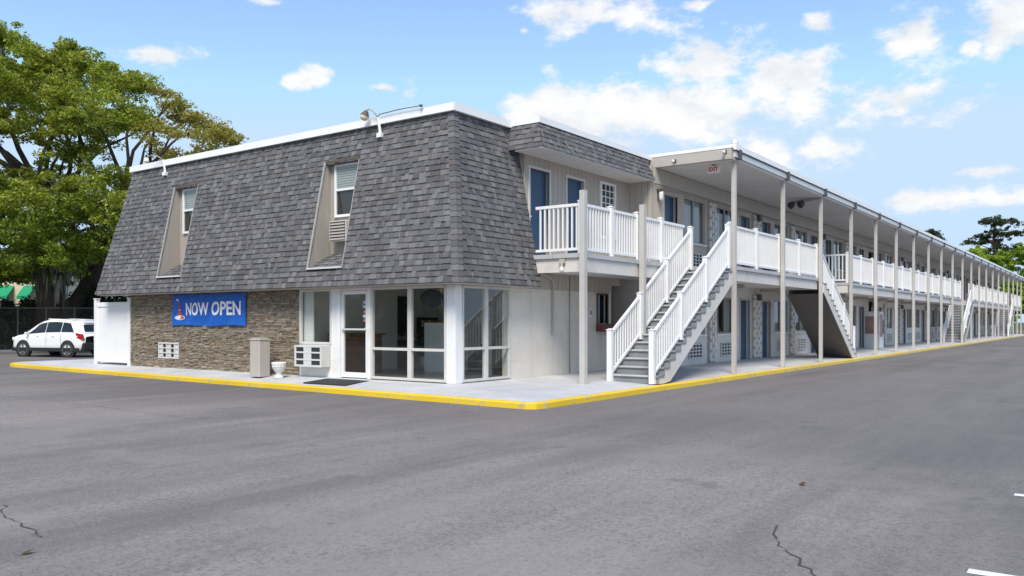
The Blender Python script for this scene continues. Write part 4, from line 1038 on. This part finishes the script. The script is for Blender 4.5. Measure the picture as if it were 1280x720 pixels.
# ------------------------------------------------------------------ parked car
def car():
    rw_ = at(86, 446, 36.3); hx = Vector((-.287, .958, 0)); rx_ = Vector((.958, .287, 0)); org = Vector((rw_.x, rw_.y, -.23)) + hx * 1.275 + rx_ * .8; t = thing('parked_car', 'white compact SUV parked behind the vinyl fence at far left', 'car', org)
    # local: x forward (-> world +Y), y left (-> world -X)
    def Wd(x, y, z): return org + hx * x - rx_ * y + Vector((0, 0, z))
    def loft(stations, fn, cap=True):
        m = MB(); rows_ = [fn(s) for s in stations]; n = len(rows_[0]); base = len(m.v)
        for r in rows_:
            for (x, y, z) in r: m.v.append(Wd(x, y, z))
        for i in range(len(rows_) - 1):
            for k in range(n - 1):
                m.f.append((i * n + k, i * n + k + 1, (i + 1) * n + k + 1, (i + 1) * n + k)); m.c.append((1, 1, 1)); m.m.append(0)
        if cap:
            for i in (0, len(rows_) - 1): m.f.append(tuple(i * n + k for k in range(n))); m.c.append((1, 1, 1)); m.m.append(0)
        return m
    low = [(-2.10, .50, .90, .70), (-2.05, .38, 1.0, .79), (-1.85, .30, 1.08, .86), (-1.275, .28, 1.10, .885), (-.5, .26, 1.07, .89), (.3, .26, 1.04, .89), (.9, .27, 1.02, .885), (1.275, .28, 1.0, .88), (1.6, .29, .955, .86), (1.88, .31, .89, .81), (2.05, .36, .80, .72), (2.14, .44, .68, .60)]
    def sec(s):
        x, zl, zh, w = s; dz = zh - zl
        half = [(w * .90, zl), (w * .985, zl + .12 * dz), (w, zl + .38 * dz), (w * .985, zl + .62 * dz), (w * 1.0, zl + .80 * dz), (w * .95, zh), (w * .6, zh + .035), (0, zh + .05)]
        return [(x, y, z) for y, z in half] + [(x, -y, z) for y, z in half[-2::-1]]
    body = loft(low, sec).build('body', M['carpaint'], t, smooth=True)
    gh = [(-2.04, 1.0, 1.05, .80, .74), (-1.95, 1.03, 1.28, .83, .70), (-1.80, 1.04, 1.45, .85, .65), (-1.55, 1.05, 1.555, .86, .66), (-1.1, 1.05, 1.625, .865, .67), (-.5, 1.04, 1.665, .865, .68), (.0, 1.03, 1.65, .865, .675), (.35, 1.01, 1.59, .86, .66), (.7, 1.0, 1.46, .855, .65), (1.05, .98, 1.26, .85, .67), (1.38, .96, 1.07, .84, .71), (1.52, .94, 1.0, .83, .74)]
    def sec2(s):
        x, zb, zt_, wb, wt = s
        half = [(wb, zb), (wb * .6 + wt * .4, zb * .6 + (zt_ - .05) * .4), (wt + .01, zt_ - .06), (wt * .9, zt_ - .01), (wt * .5, zt_ + .01), (0, zt_ + .018)]
        return [(x, y, z) for y, z in half] + [(x, -y, z) for y, z in half[-2::-1]]
    loft(gh, sec2).build('cabin', M['carpaint'], body, smooth=True)
    def ghp(x, tt, sd, off=.012):
        for a, b in zip(gh, gh[1:]):
            if a[0] <= x <= b[0]: f = (x - a[0]) / (b[0] - a[0]); zb, zt_, wb, wt = [a[i] + (b[i] - a[i]) * f for i in (1, 2, 3, 4)]; break
        if tt < .4:
            f = tt / .4; y = wb + (wb * .6 + wt * .4 - wb) * f; z = zb + (zb * .6 + (zt_ - .05) * .4 - zb) * f
        else:
            f = (tt - .4) / .6; y0 = wb * .6 + wt * .4; z0 = zb * .6 + (zt_ - .05) * .4; y = y0 + (wt + .01 - y0) * f; z = z0 + (zt_ - .06 - z0) * f
        return Wd(x, sd * (y + off), z + off * .3)
    for sd in (1, -1):
        for (xb0, xb1, xt0, xt1) in ((.02, 1.12, .02, .52), (-.86, -.02, -.86, -.02), (-1.62, -.90, -1.30, -.90)):
            m = MB(); n = 5
            for i in range(n):
                for j in range(3):
                    q = []
                    for (a, c) in ((i, j), (i + 1, j), (i + 1, j + 1), (i, j + 1)):
                        u = a / n; v = .10 + .80 * c / 3; xx = (xb0 + (xb1 - xb0) * u) * (1 - c / 3) + (xt0 + (xt1 - xt0) * u) * (c / 3); q.append(ghp(xx, v, sd))
                    m.face(q)
            m.build('side_window', M['glassblk'], body)
        m = MB(); p = ghp(.98, .12, sd); m.obox(p - rx_ * (sd * .10) + Vector((0, 0, .02)), rx_ * .09, hx * .05, (0, 0, .06)); m.build('door_mirror', M['carpaint'], body, bevel=.02)
        m = MB(); m.obox(Wd(-1.90, sd * .79, .93), rx_ * .07, hx * .17 + Vector((0, 0, .03)), hx * .03 + Vector((0, 0, .12))); m.build('tail_light', M['lensred'], body, bevel=.02)
        m = MB(); m.obox(Wd(1.86, sd * .73, .80), rx_ * .07, hx * .16, (0, 0, .07)); m.build('headlight', M['lensclear'], body, bevel=.02)
        m = MB(); m.bar(Wd(-1.9, sd * .875, .34), Wd(1.9, sd * .875, .34), .05, .16)
        m.build('sill_cladding', M['black'], body, bevel=.01)
        for k in (-.45, .42): 
            m = MB(); m.bar(Wd(k - .08, sd * .895, .92), Wd(k + .08, sd * .895, .92), .03, .03); m.build('door_handle', M['carpaint'], body)
            m = MB(); m.bar(Wd(k - .45 if k < 0 else k - .48, sd * .889, .45), Wd(k - .45 if k < 0 else k - .48, sd * .889, .98), .006, .008, (1, 0, 0)); m.build('door_seam', M['dark'], body)
        m = MB(); m.bar(Wd(-1.45, sd * .585, 1.625), Wd(.1, sd * .585, 1.675), .04, .05); m.build('roof_rail', M['alu'], body)
        for xw in (-1.275, 1.275):
            c = Wd(xw, sd * .80, .345); ax = rx_ * -sd
            m = MB(); m.lathe([(.405, -.05), (.41, .09), (.33, .092), (.33, -.05)], c, ax, 28); m.lathe([(0, .02), (.36, .02), (.36, .03), (0, .03)], c, ax, 28); m.build('wheel_arch', M['black'], body)
            m = MB(); m.lathe([(.22, -.02), (.248, .10), (.30, .105), (.335, .09), (.345, .06), (.345, -.10), (.30, -.12), (0, -.12)], c, ax, 32); wh = m.build('wheel', M['rubber'], t, smooth=True, origin=c)
            m = MB(); m.lathe([(.245, .04), (.255, .108), (.225, .108), (.21, .05), (0, .05)], c, ax, 28)
            for k in range(5):
                an = 2 * PI * k / 5 + .3; dv = hx * math.cos(an) + Vector((0, 0, math.sin(an))); pv = hx * -math.sin(an) + Vector((0, 0, math.cos(an)))
                m.obox(c + ax * .085 + dv * .115, dv * .10, pv * .042, ax * .012)
            m.lathe([(0, .10), (.05, .10), (.055, .08)], c, ax, 16); m.build('rim', M['chrome'], wh)
    # rear window, bumper, plate, windscreen
    m = MB(); m.face([Wd(-2.03, .68, 1.14), Wd(-2.03, -.68, 1.14), Wd(-1.88, -.60, 1.43), Wd(-1.88, .60, 1.43)]); m.build('rear_window', M['glassblk'], body)
    m = MB(); m.obox(Wd(-1.80, 0, 1.63), rx_ * .55, hx * .10, (0, 0, .018)); m.build('roof_spoiler', M['carpaint'], body, bevel=.01)
    m = MB(); m.obox(Wd(-2.03, 0, .48), rx_ * .80, hx * .10, (0, 0, .17)); m.build('rear_bumper', M['black'], body, bevel=.05)
    m = MB(); m.obox(Wd(-2.125, 0, .80), rx_ * .26, hx * .01, (0, 0, .07)); m.build('number_plate', M['signwhite'], body)
    m = MB(); m.face([Wd(.43, .56, 1.60), Wd(.43, -.56, 1.60), Wd(1.32, -.64, 1.145), Wd(1.32, .64, 1.145)]); m.build('windscreen', M['glassblk'], body)
    return t
car()

# ------------------------------------------------------------------ trees
def tuft(mb, c, r, n, size, rng, cols, flat=.7, up=.4):
    for _ in range(n):
        while True:
            p = Vector((rng.uniform(-1, 1), rng.uniform(-1, 1), rng.uniform(-1, 1)))
            if p.length <= 1: break
        p = Vector((p.x * r, p.y * r, p.z * r * flat)); o = c + p
        nn = Vector((rng.gauss(0, 1), rng.gauss(0, 1), rng.gauss(0, 1) + up)).normalized()
        a = nn.cross(Vector((rng.uniform(-1, 1), rng.uniform(-1, 1), rng.uniform(-1, 1)))).normalized(); b = nn.cross(a)
        s1 = size * rng.uniform(.6, 1.3); s2 = s1 * rng.uniform(.35, .6)
        k = rng.uniform(.72, 1.25); cc = rng.choice(cols); cc = tuple(x * k for x in cc)
        mb.face([o - a * s1, o - b * s2, o + a * s1, o + b * s2], cc)
def limb(mb, p, q, r0, r1, rng, sag=.12, n=6, side=.08):
    p = Vector(p); q = Vector(q); L = (q - p).length; pts = []; j = Vector((rng.uniform(-1, 1), rng.uniform(-1, 1), 0)) * L * side
    for i in range(n + 1):
        t = i / n; pts.append(p.lerp(q, t) + Vector((0, 0, math.sin(t * PI) * L * sag)) + j * math.sin(t * PI * 1.7) + Vector((rng.uniform(-1, 1), rng.uniform(-1, 1), rng.uniform(-1, 1))) * L * .012)
    mb.tube(pts, [r0 + (r1 - r0) * (i / n) ** .8 for i in range(n + 1)], 7); return pts
OAK = [(.25, .33, .045), (.18, .25, .035), (.32, .39, .05), (.35, .36, .06), (.11, .165, .025), (.39, .43, .07)]
def oak():
    r = random.Random(21); base = at(62, 440, 46); base.z = -.25
    t = thing('live_oak', 'big spreading live oak with hanging moss behind the parked car', 'tree', base)
    tr = MB(); cr = MB(); ms = MB()
    f1 = base + Vector((0, 0, 4.2)); tr.tube([base + Vector((0, 0, -.1)), base + Vector((0, 0, .5)), base + Vector((.1, 0, 2)), f1], [1.15, .85, .72, .68], 12)
    f2 = base + Vector((1.8, -2.0, 4.6)); tr.tube([base + Vector((.2, -.3, .4)), base + Vector((.9, -1.0, 2.4)), f2, base + Vector((2.6, -3.0, 7))], [.6, .52, .46, .36], 10)
    forks = [f1, f2, f1 + Vector((-1.2, 1.6, 1.8)), base + Vector((2.6, -3.0, 7)), f1 + Vector((.3, .5, 3.2))]
    for fk in (forks[2], forks[4]): limb(tr, f1, fk, .5, .4, r)
    top = [(-260, 60), (-120, 20), (0, 28), (32, 48), (60, 66), (98, 56), (122, 74), (150, 92), (182, 96), (202, 118), (250, 142), (284, 160), (294, 184)]
    def ytop(px):
        for (a, ya), (b, yb) in zip(top, top[1:]):
            if a <= px <= b: return ya + (yb - ya) * (px - a) / (b - a)
        return 200
    clumps = []
    tries = 0
    while len(clumps) < 185 and tries < 6000:
        tries += 1
        px = r.uniform(-240, 284); yt = ytop(px) + 14; py = yt + (350 - yt) * r.random() ** 1.1
        if px > 175 and py > 250: continue
        if 15 < px < 165 and 168 < py < 200 and r.random() < .72: continue
        if px > 90 and py > 315: continue
        d = 46 + r.uniform(-7, 7) - (2 if py > 250 else 0)
        rr = r.uniform(1.0, 1.9) * (.72 if px > 190 or py - yt < 18 else 1)
        clumps.append((at(px, py, d), rr, px, py))
    # the outline itself: small clumps along the top edge
    for px in range(-230, 296, 13):
        clumps.append((at(px + r.uniform(-5, 5), ytop(px) + r.uniform(4, 14), 46 + r.uniform(-5, 5)), r.uniform(.55, .95), px, ytop(px)))
    for _ in range(30): px = r.uniform(-60, 110); clumps.append((at(px, r.uniform(312, 350 if px < 40 else 335), 44 + r.uniform(-3, 3)), r.uniform(.5, .9), px, 330))
    for (c, rr, px, py) in clumps:
        cols = OAK
        if px > 185: cols = [(.31, .29, .06), (.36, .31, .08), (.24, .25, .05), (.29, .32, .055), (.40, .32, .12)]
        elif py > 260: cols = [(.13, .20, .022), (.18, .26, .026), (.25, .32, .03), (.07, .12, .018)]
        dens = .55 if px > 185 else 1
        for k in range(int(13 * rr)):
            an = r.uniform(0, 2 * PI); q = r.random() ** .5
            o = c + Vector((math.cos(an) * q * rr, math.sin(an) * q * rr, r.gauss(0, .26) * rr + .15 * (1 - q)))
            tuft(cr, o, r.uniform(.32, .62), int(84 * dens), .098, r, cols, .55, .9)
        fk = min(forks, key=lambda f: (f - c).length + r.uniform(0, 2))
        if r.random() < .28: pts = limb(tr, fk, c, .08 + .010 * (c - fk).length, .03, r, sag=r.uniform(.0, .14), n=7)
        for _ in range(2):
            an = r.uniform(0, 2 * PI); limb(tr, c, c + Vector((math.cos(an) * rr * .9, math.sin(an) * rr * .9, r.uniform(.0, .35) * rr)), .04, .012, r, n=3)
    for k in range(42):
        px = r.uniform(22, 112); py = r.uniform(312, 352); c = at(px, py, 43 + r.uniform(-2, 5)); L = r.choice((.5, .8, 1.1, 1.9))
        ms = MB()
        for q in range(7):
            o = c + Vector((r.gauss(0, .14), r.gauss(0, .14), 0)); l2 = L * r.uniform(.5, 1); w_ = .035; an = r.uniform(0, PI); dx = Vector((math.cos(an) * w_, math.sin(an) * w_, 0))
            ms.face([o - dx, o + dx, o + dx * .6 + Vector((r.gauss(0, .06), 0, -l2 * .6)), o + Vector((r.gauss(0, .05), r.gauss(0, .05), -l2)), o - dx * .6 + Vector((0, r.gauss(0, .06), -l2 * .6))])
        ms.build('hanging_moss', M['moss'], t)
    tr.build('trunk', M['bark'], t, smooth=True); cr.build('crown', M['leaf'], t)
oak()
def broadleaf(px, d, wpx, ytop_, label, seed, cols, group=None, name='leafy_tree', nclump=34, size=.21, base_xy=None):
    r = random.Random(seed); base = at(px, 402, d); base.z = -.25
    H = CZ + (402 - ytop_) / 1046 * d; Rw = wpx / 2 * d / 1046
    t = thing(name, label, 'tree', base, group); tr = MB(); cr = MB()
    tr.tube([base + Vector((0, 0, -.1)), base + Vector((0, 0, H * .25)), base + Vector((.2, .1, H * .6)), base + Vector((.1, .1, H * .85))], [.035 * H, .026 * H, .014 * H, .006 * H], 8)
    for k in range(nclump):
        h = r.uniform(.28, 1.0); w_ = Rw * math.sqrt(max(.05, 1 - ((h - .55) / .5) ** 2)); an = r.uniform(0, 2 * PI); q = r.random() ** .5
        c = base + Vector((math.cos(an) * w_ * q, math.sin(an) * w_ * q, H * h * .93)); rr = Rw * r.uniform(.24, .40)
        limb(tr, base + Vector((.1, .05, H * (h * .55 + .12))), c, .010 * H, .003 * H, r, n=4)
        for m_ in range(8):
            o = c + Vector((r.gauss(0, .5), r.gauss(0, .5), r.gauss(0, .35))) * rr
            tuft(cr, o, rr * r.uniform(.3, .5), 70, size, r, cols, .7, .6)
    tr.build('trunk', M['bark'], t, smooth=True); cr.build('crown', M['leaf'], t); return t
SPR = [(.38, .52, .07), (.30, .44, .055), (.46, .56, .09), (.22, .33, .045)]
MID = [(.24, .36, .05), (.18, .29, .04), (.30, .42, .06), (.13, .20, .03)]
broadleaf(1229, 118, 46, 302, 'bright lime green tree rising over the far end of the canopy', 31, SPR)
broadleaf(1254, 128, 46, 310, 'mid green tree between the lime tree and the right edge, behind the canopy', 32, SPR + MID)
broadleaf(1287, 112, 62, 298, 'tall fresh green tree at the right edge of the picture behind the wing', 33, MID + SPR[:1])
broadleaf(1262, 108, 26, 345, 'low green tree beyond the end of the wing, seen under the canopy', 35, SPR)
DRK = [(.05, .075, .03), (.07, .10, .04), (.085, .11, .05), (.04, .06, .025)]
def pine(px, d, label, pads, seed, group=None):
    r = random.Random(seed); base = at(px, 402, d); base.z = -.25
    t = thing('pine_tree', label, 'tree', base, group); tr = MB(); cr = MB()
    top = max(at(a, b, d).z for a, b, *_ in pads)
    ax = lambda z: base + Vector((0, 0, z)) + Vector((RX, RY, 0)) * math.sin(z * .25) * .25
    tr.tube([ax(z) for z in (0, top * .25, top * .5, top * .75, top * .97)], [.38, .32, .26, .17, .06], 9)
    for (a, b, wp, hp) in pads:
        c = at(a, b, d + r.uniform(-2, 2)); rw = wp / 2 * d / 1046; rh = hp / 2 * d / 1046
        limb(tr, ax(max(2, c.z - rh * 2 - .8)), c, .12, .03, r, sag=.05, n=5)
        for _ in range(int(12 + wp * 1.0)):
            u = r.uniform(-1, 1); v = r.uniform(-1, 1); o = c + Vector((RX, RY, 0)) * u * rw + Vector((FX, FY, 0)) * v * rw * .8 + Vector((0, 0, r.gauss(0, .55) * rh * (1 - .5 * abs(u)) + .5 * rh * math.sin(u * 5 + a)))
            tuft(cr, o, r.uniform(.25, .55), 34, .15, r, DRK, .6, .3)
    tr.build('trunk', M['barkpine'], t, smooth=True); cr.build('crown', M['leaf'], t)
pine(1243, 150, 'tall dark flat topped pine standing behind the lime green trees', [(1246, 275, 34, 7), (1257, 279, 36, 7), (1238, 278, 28, 6), (1252, 290, 44, 8), (1262, 293, 28, 6), (1230, 297, 26, 6), (1216, 303, 20, 5), (1241, 302, 30, 9), (1246, 312, 30, 9), (1225, 318, 26, 7), (1262, 311, 26, 9), (1270, 316, 20, 7), (1240, 322, 40, 10)], 41)
pine(1160, 150, 'dark pine whose thin top just shows over the middle of the canopy', [(1153, 291, 16, 4), (1165, 290, 14, 4), (1161, 295, 26, 5), (1170, 299, 18, 5), (1158, 303, 26, 6)], 42)

def added_reflection_tree():  # unseen tree row, added to give the storefront glass something dark to reflect
    r = random.Random(52); base = Vector((-34, 16, -.26)); t = thing('added_reflection_tree', 'round dark tree added out of view for the storefront glass to mirror', 'tree', base, 'added trees across the car park')
    tr = MB(); cr = MB(); tr.tube([base, base + Vector((0, 0, 2)), base + Vector((.2, 0, 5))], [.4, .3, .15], 8)
    for k in range(46):
        an = r.uniform(0, 2 * PI); h = r.uniform(.15, 1); q = 4.6 * math.sqrt(max(.1, 1 - ((h - .5) / .55) ** 2)) * r.random() ** .4
        c = base + Vector((math.cos(an) * q, math.sin(an) * q, .3 + h * 8.5)); tuft(cr, c, r.uniform(.9, 1.5), 90, .26, r, DRK + [(.07, .11, .02)], .8, .5)
    tr.build('trunk', M['bark'], t, smooth=True); cr.build('crown', M['leaf'], t); return t
s0 = added_reflection_tree()
for k in range(1, 12): dup(s0, (random.Random(k).uniform(-3, 3), 5.2 * k, random.Random(k + 9).uniform(-1, 0)))
# ------------------------------------------------------------------ background left: hedge, wire fence, cream building
t = thing('cream_house', 'cream stucco building with green awnings seen behind the oak', 'building', at(10, 402, 66))
o = at(10, 402, 66)
def LB(mb, px0, px1, y0, y1, d0, d1, **k):
    a = at(px0, y1, d0); b = at(px1, y0, d0); n = Vector((FX, FY, 0)); u = (Vector((b.x, b.y, 0)) - Vector((a.x, a.y, 0))) / 2
    c = (a + b) / 2 + n * (d1 - d0) / 2; mb.obox(c, u, n * (d1 - d0) / 2, (0, 0, abs(b.z - a.z) / 2), **k)
b = MB(); LB(b, -120, 50, 330, 404, 66, 74); b.build('wall', M['creamwall'], t)
b = MB(); LB(b, -130, 56, 322, 331, 65.4, 75); b.build('roof', M['rooftile'], t)
for (a, e) in ((0, 18), (30, 44), (-60, -30)):
    w = MB(); p0 = at(a, 357, 66); p1 = at(e, 357, 66); n = Vector((FX, FY, 0)); H = .85
    q0, q1 = p0 - n * 1.0 + Vector((0, 0, -H)), p1 - n * 1.0 + Vector((0, 0, -H))
    w.face([p0, p1, q1, q0]); w.face([p0, q0, q0 + Vector((0, 0, -.25)), p0 + Vector((0, 0, -.25))]); w.face([q0, q1, q1 + Vector((0, 0, -.25)), q0 + Vector((0, 0, -.25))]); w.face([p1, q1, q1 + Vector((0, 0, -.25))])
    w.build('awning', M['awning'], t)
    w = MB(); LB(w, a + 1, e - 1, 376, 398, 65.95, 66.02); w.build('window', M['glassblk'], t)
r = random.Random(77)
def hedge(px0, px1, d, ytop_, label, seed, n):
    r = random.Random(seed); b = MB(); o = at((px0 + px1) / 2, 402, d); o.z = -.25
    zt_ = CZ + (402 - ytop_) / 1046 * d
    for k in range(n):
        px = r.uniform(px0, px1); c = at(px, 402, d + r.uniform(-.7, .9)); c.z = -.2 + (zt_ + .2) * r.random() ** .8 * r.uniform(.8, 1.08)
        tuft(b, c, r.uniform(.3, .5), 34, .09, r, [(.03, .045, .014), (.045, .06, .018), (.022, .034, .012), (.06, .07, .03)], .8, .3)
    tag(b.build('hedge', M['leaf'], None, o), label, 'hedge')
hedge(-120, 34, 44.5, 378, 'dark overgrown hedge left of the parked car', 5, 520)
hedge(30, 118, 47, 372, 'dark leafy hedge behind the roof of the parked car', 6, 420)
hedge(110, 190, 45.5, 352, 'dark shrub mass behind the white vinyl fence', 7, 330)
t = thing('wire_fence', 'galvanised wire mesh fence running behind the parked car', 'fence', at(40, 440, 43))
m = MB(); a = at(-120, 385, 43); b = at(200, 385, 43)
m.tube([a, b], .028, 6); fo = m.build('top_rail', M['wire'], t)
m = MB()
for k in range(10): p = a.lerp(b, k / 9); m.tube([Vector((p.x, p.y, -.25)), p + Vector((0, 0, .06))], .035, 6)
m.build('fence_posts', M['wire'], t)
m = MB(); L = (b - a).length; dv = (b - a).normalized(); H = a.z + .2; nst = int(L / .16)
for k in range(nst):
    for s_ in (1, -1):
        p = a + dv * (k * .16); q = p + dv * (s_ * H); p2 = Vector((p.x, p.y, -.2)); q2 = Vector((q.x, q.y, a.z))
        m.bar(p2, q2, .006, .006, (FX, FY, 0))
m.build('mesh', M['wire'], t)
# far right: teal fence beyond the wing
t = thing('teal_fence', 'teal board fence with an orange top band beyond the end of the wing', 'fence', (95, 0, -.2))
b = MB(); b.box(95.0, 95.2, -1.9, 14, -.25, 2.15); b.build('boards', M['greenfence'], t)
b = MB(); b.box(94.95, 95.25, -1.9, 14, 2.152, 2.45); b.build('top_band', M['orange'], t)
# dry leaves on the asphalt
for (px, py, lb) in ((33, 692, 'curled brown dry leaf on the asphalt at the lower left'), (1003, 606, 'dark dry leaf on the asphalt right of centre')):
    d = (CZ + .225) * 1046 / (py - 402); p = at(px, py, d); p.z = -.222
    b = MB(); b.face([p + Vector((-.05, 0, 0)), p + Vector((0, -.03, .012)), p + Vector((.06, .0, .02)), p + Vector((.0, .035, .004))], (.17, .11, .05)); b.face([p + Vector((-.05, 0, .002)), p + Vector((-.09, .01, .001)), p + Vector((-.05, .006, .004))], (.12, .08, .04))
    tag(b.build('dry_leaf', M['leaf'], None, p), lb, 'leaf')

# ------------------------------------------------------------------ sky, sun, camera
SUN_EL, SUN_AZ = math.radians(52), math.atan2(-.50, -.86)       # direction towards the sun, azimuth measured from +X
W_ = bpy.data.worlds.new('World'); S.world = W_; W_.use_nodes = True
nt = W_.node_tree; N_ = nt.nodes; Lk = nt.links.new
bg = N_['Background']; bg.inputs['Strength'].default_value = .135
sky = N_.new('ShaderNodeTexSky'); sky.sky_type = 'NISHITA'; sky.sun_disc = False; sky.sun_elevation = SUN_EL; sky.sun_rotation = PI / 2 - SUN_AZ
sky.air_density = .85; sky.dust_density = .30; sky.ozone_density = 2.0
def wm(op, a, b=0.0, clamp=False):
    m = N_.new('ShaderNodeMath'); m.operation = op; m.use_clamp = clamp
    for i, v in enumerate((a, b)):
        if hasattr(v, 'is_linked'): Lk(v, m.inputs[i])
        else: m.inputs[i].default_value = v
    return m.outputs[0]
tc = N_.new('ShaderNodeTexCoord'); nrm = N_.new('ShaderNodeVectorMath'); nrm.operation = 'NORMALIZE'; Lk(tc.outputs['Generated'], nrm.inputs[0]); D = nrm.outputs[0]
sp = N_.new('ShaderNodeSeparateXYZ'); Lk(D, sp.inputs[0])
az = wm('ARCTAN2', sp.outputs[1], sp.outputs[0]); el = wm('ARCSINE', sp.outputs[2])
ae = N_.new('ShaderNodeCombineXYZ'); Lk(az, ae.inputs[0]); Lk(el, ae.inputs[1])
def cnoise(scale, detail, rough, off=0.0, st=1.9):
    mp = N_.new('ShaderNodeMapping'); mp.inputs['Scale'].default_value = (1, 1, st); mp.inputs['Location'].default_value = (0, 0, off); Lk(D, mp.inputs['Vector'])
    n = N_.new('ShaderNodeTexNoise'); n.inputs['Scale'].default_value = scale; n.inputs['Detail'].default_value = detail; n.inputs['Roughness'].default_value = rough; Lk(mp.outputs[0], n.inputs['Vector']); return n.outputs['Fac']
n1 = cnoise(13, 9, .60, 1.7); n2 = cnoise(13, 6, .58, 1.655)
clouds = [(335, 2, 26, 8, .55), (200, 68, 68, 17, .6), (372, 102, 26, 12, .45), (392, 94, 22, 16, .5), (512, 102, 26, 20, .75), (488, 110, 26, 10, .5), (728, 10, 92, 30, 1), (655, 38, 12, 9, .6), (870, 5, 20, 8, .7),
          (1025, 28, 25, 17, .9), (1142, 36, 40, 30, 1), (1258, 24, 46, 36, 1), (1215, 58, 16, 10, .8), (890, 76, 85, 34, 1), (975, 92, 70, 30, 1), (790, 148, 185, 42, 1.3), (690, 140, 85, 30, 1.2), (900, 140, 95, 36, 1.2), (1132, 122, 72, 34, 1), (950, 205, 110, 30, .8), (1130, 248, 150, 20, .65), (1240, 214, 70, 11, .65), (1250, 252, 80, 16, .6), (1020, 190, 70, 18, .7), (880, 215, 120, 26, .8)]
fld = None
for (px, py, a, b_, amp) in clouds:
    k = (px - 640) / 1046; m_ = (402 - py) / 1046; dx, dy = FX + k * RX, FY + k * RY; hyp = math.hypot(dx, dy)
    A = math.atan2(dy, dx); E = math.atan2(m_, hyp); sa = a / 1046 / (1 + k * k); sb = b_ / 1046 / hyp
    v = N_.new('ShaderNodeVectorMath'); v.operation = 'SUBTRACT'; Lk(ae.outputs[0], v.inputs[0]); v.inputs[1].default_value = (A, E, 0)
    s_ = N_.new('ShaderNodeVectorMath'); s_.operation = 'MULTIPLY'; Lk(v.outputs[0], s_.inputs[0]); s_.inputs[1].default_value = (1 / sa, 1 / sb, 0)
    l = N_.new('ShaderNodeVectorMath'); l.operation = 'LENGTH'; Lk(s_.outputs[0], l.inputs[0])
    f = wm('SUBTRACT', wm('MULTIPLY', wm('SUBTRACT', 1.05, l.outputs['Value']), .85), (1 - amp) * .45)
    fld = f if fld is None else wm('MAXIMUM', fld, f)
# scattered clouds over the rest of the sky, behind the viewer
rest = wm('SUBTRACT', cnoise(2.2, 4, .5, 3.0, 2.4), .60); rest = wm('MULTIPLY', rest, 4.0)
behind = wm('MULTIPLY', wm('SUBTRACT', wm('MULTIPLY', wm('ADD', wm('MULTIPLY', sp.outputs[0], FX), wm('MULTIPLY', sp.outputs[1], FY)), -1), -.35), 3, True)
fld = wm('MAXIMUM', fld, wm('SUBTRACT', rest, wm('MULTIPLY', wm('SUBTRACT', 1, behind), 5)))
dens = wm('ADD', wm('MAXIMUM', fld, -1.2), wm('MULTIPLY', wm('SUBTRACT', n1, .5), 3.3))
mr = N_.new('ShaderNodeMapRange'); mr.interpolation_type = 'SMOOTHSTEP'; mr.inputs['From Min'].default_value = -.06; mr.inputs['From Max'].default_value = .55; Lk(dens, mr.inputs['Value'])
thin = wm('MULTIPLY', mr.outputs[0], .94)
lit = wm('ADD', wm('MULTIPLY', wm('SUBTRACT', n2, n1), -3.2), .62, True)
cc = N_.new('ShaderNodeMix'); cc.data_type = 'RGBA'; Lk(lit, cc.inputs[0]); cc.inputs[6].default_value = (3.1, 3.16, 3.3, 1); cc.inputs[7].default_value = (3.85, 3.82, 3.8, 1)
mx_ = N_.new('ShaderNodeMix'); mx_.data_type = 'RGBA'; Lk(thin, mx_.inputs[0])
lim = N_.new('ShaderNodeVectorMath'); lim.operation = 'MINIMUM'; Lk(sky.outputs[0], lim.inputs[0]); lim.inputs[1].default_value = (2.2, 2.9, 3.75); Lk(lim.outputs[0], mx_.inputs[6]); Lk(cc.outputs[2], mx_.inputs[7])
Lk(mx_.outputs[2], bg.inputs['Color'])
sl_ = bpy.data.lights.new('sun', 'SUN'); sl_.energy = 2.2; sl_.angle = math.radians(24); sl_.color = (1, .93, .83)
so = bpy.data.objects.new('sun', sl_); COL.objects.link(so)
sd = Vector((math.cos(SUN_AZ) * math.cos(SUN_EL), math.sin(SUN_AZ) * math.cos(SUN_EL), math.sin(SUN_EL)))
so.rotation_euler = (-sd).to_track_quat('-Z', 'Y').to_euler(); so.location = sd * 60
cam = bpy.data.cameras.new('camera'); co = bpy.data.objects.new('camera', cam); COL.objects.link(co)
co.location = (CX, CY, CZ); co.rotation_euler = (PI / 2, 0, math.radians(36 - 90)); cam.lens = 1046 / 1280 * 36; cam.sensor_width = 36; cam.shift_y = 42 / 1280; cam.clip_end = 4000; cam.clip_start = .1
S.camera = co
S.view_settings.view_transform = 'Standard'; S.view_settings.look = 'None'; S.view_settings.exposure = 1.0; S.view_settings.gamma = 1
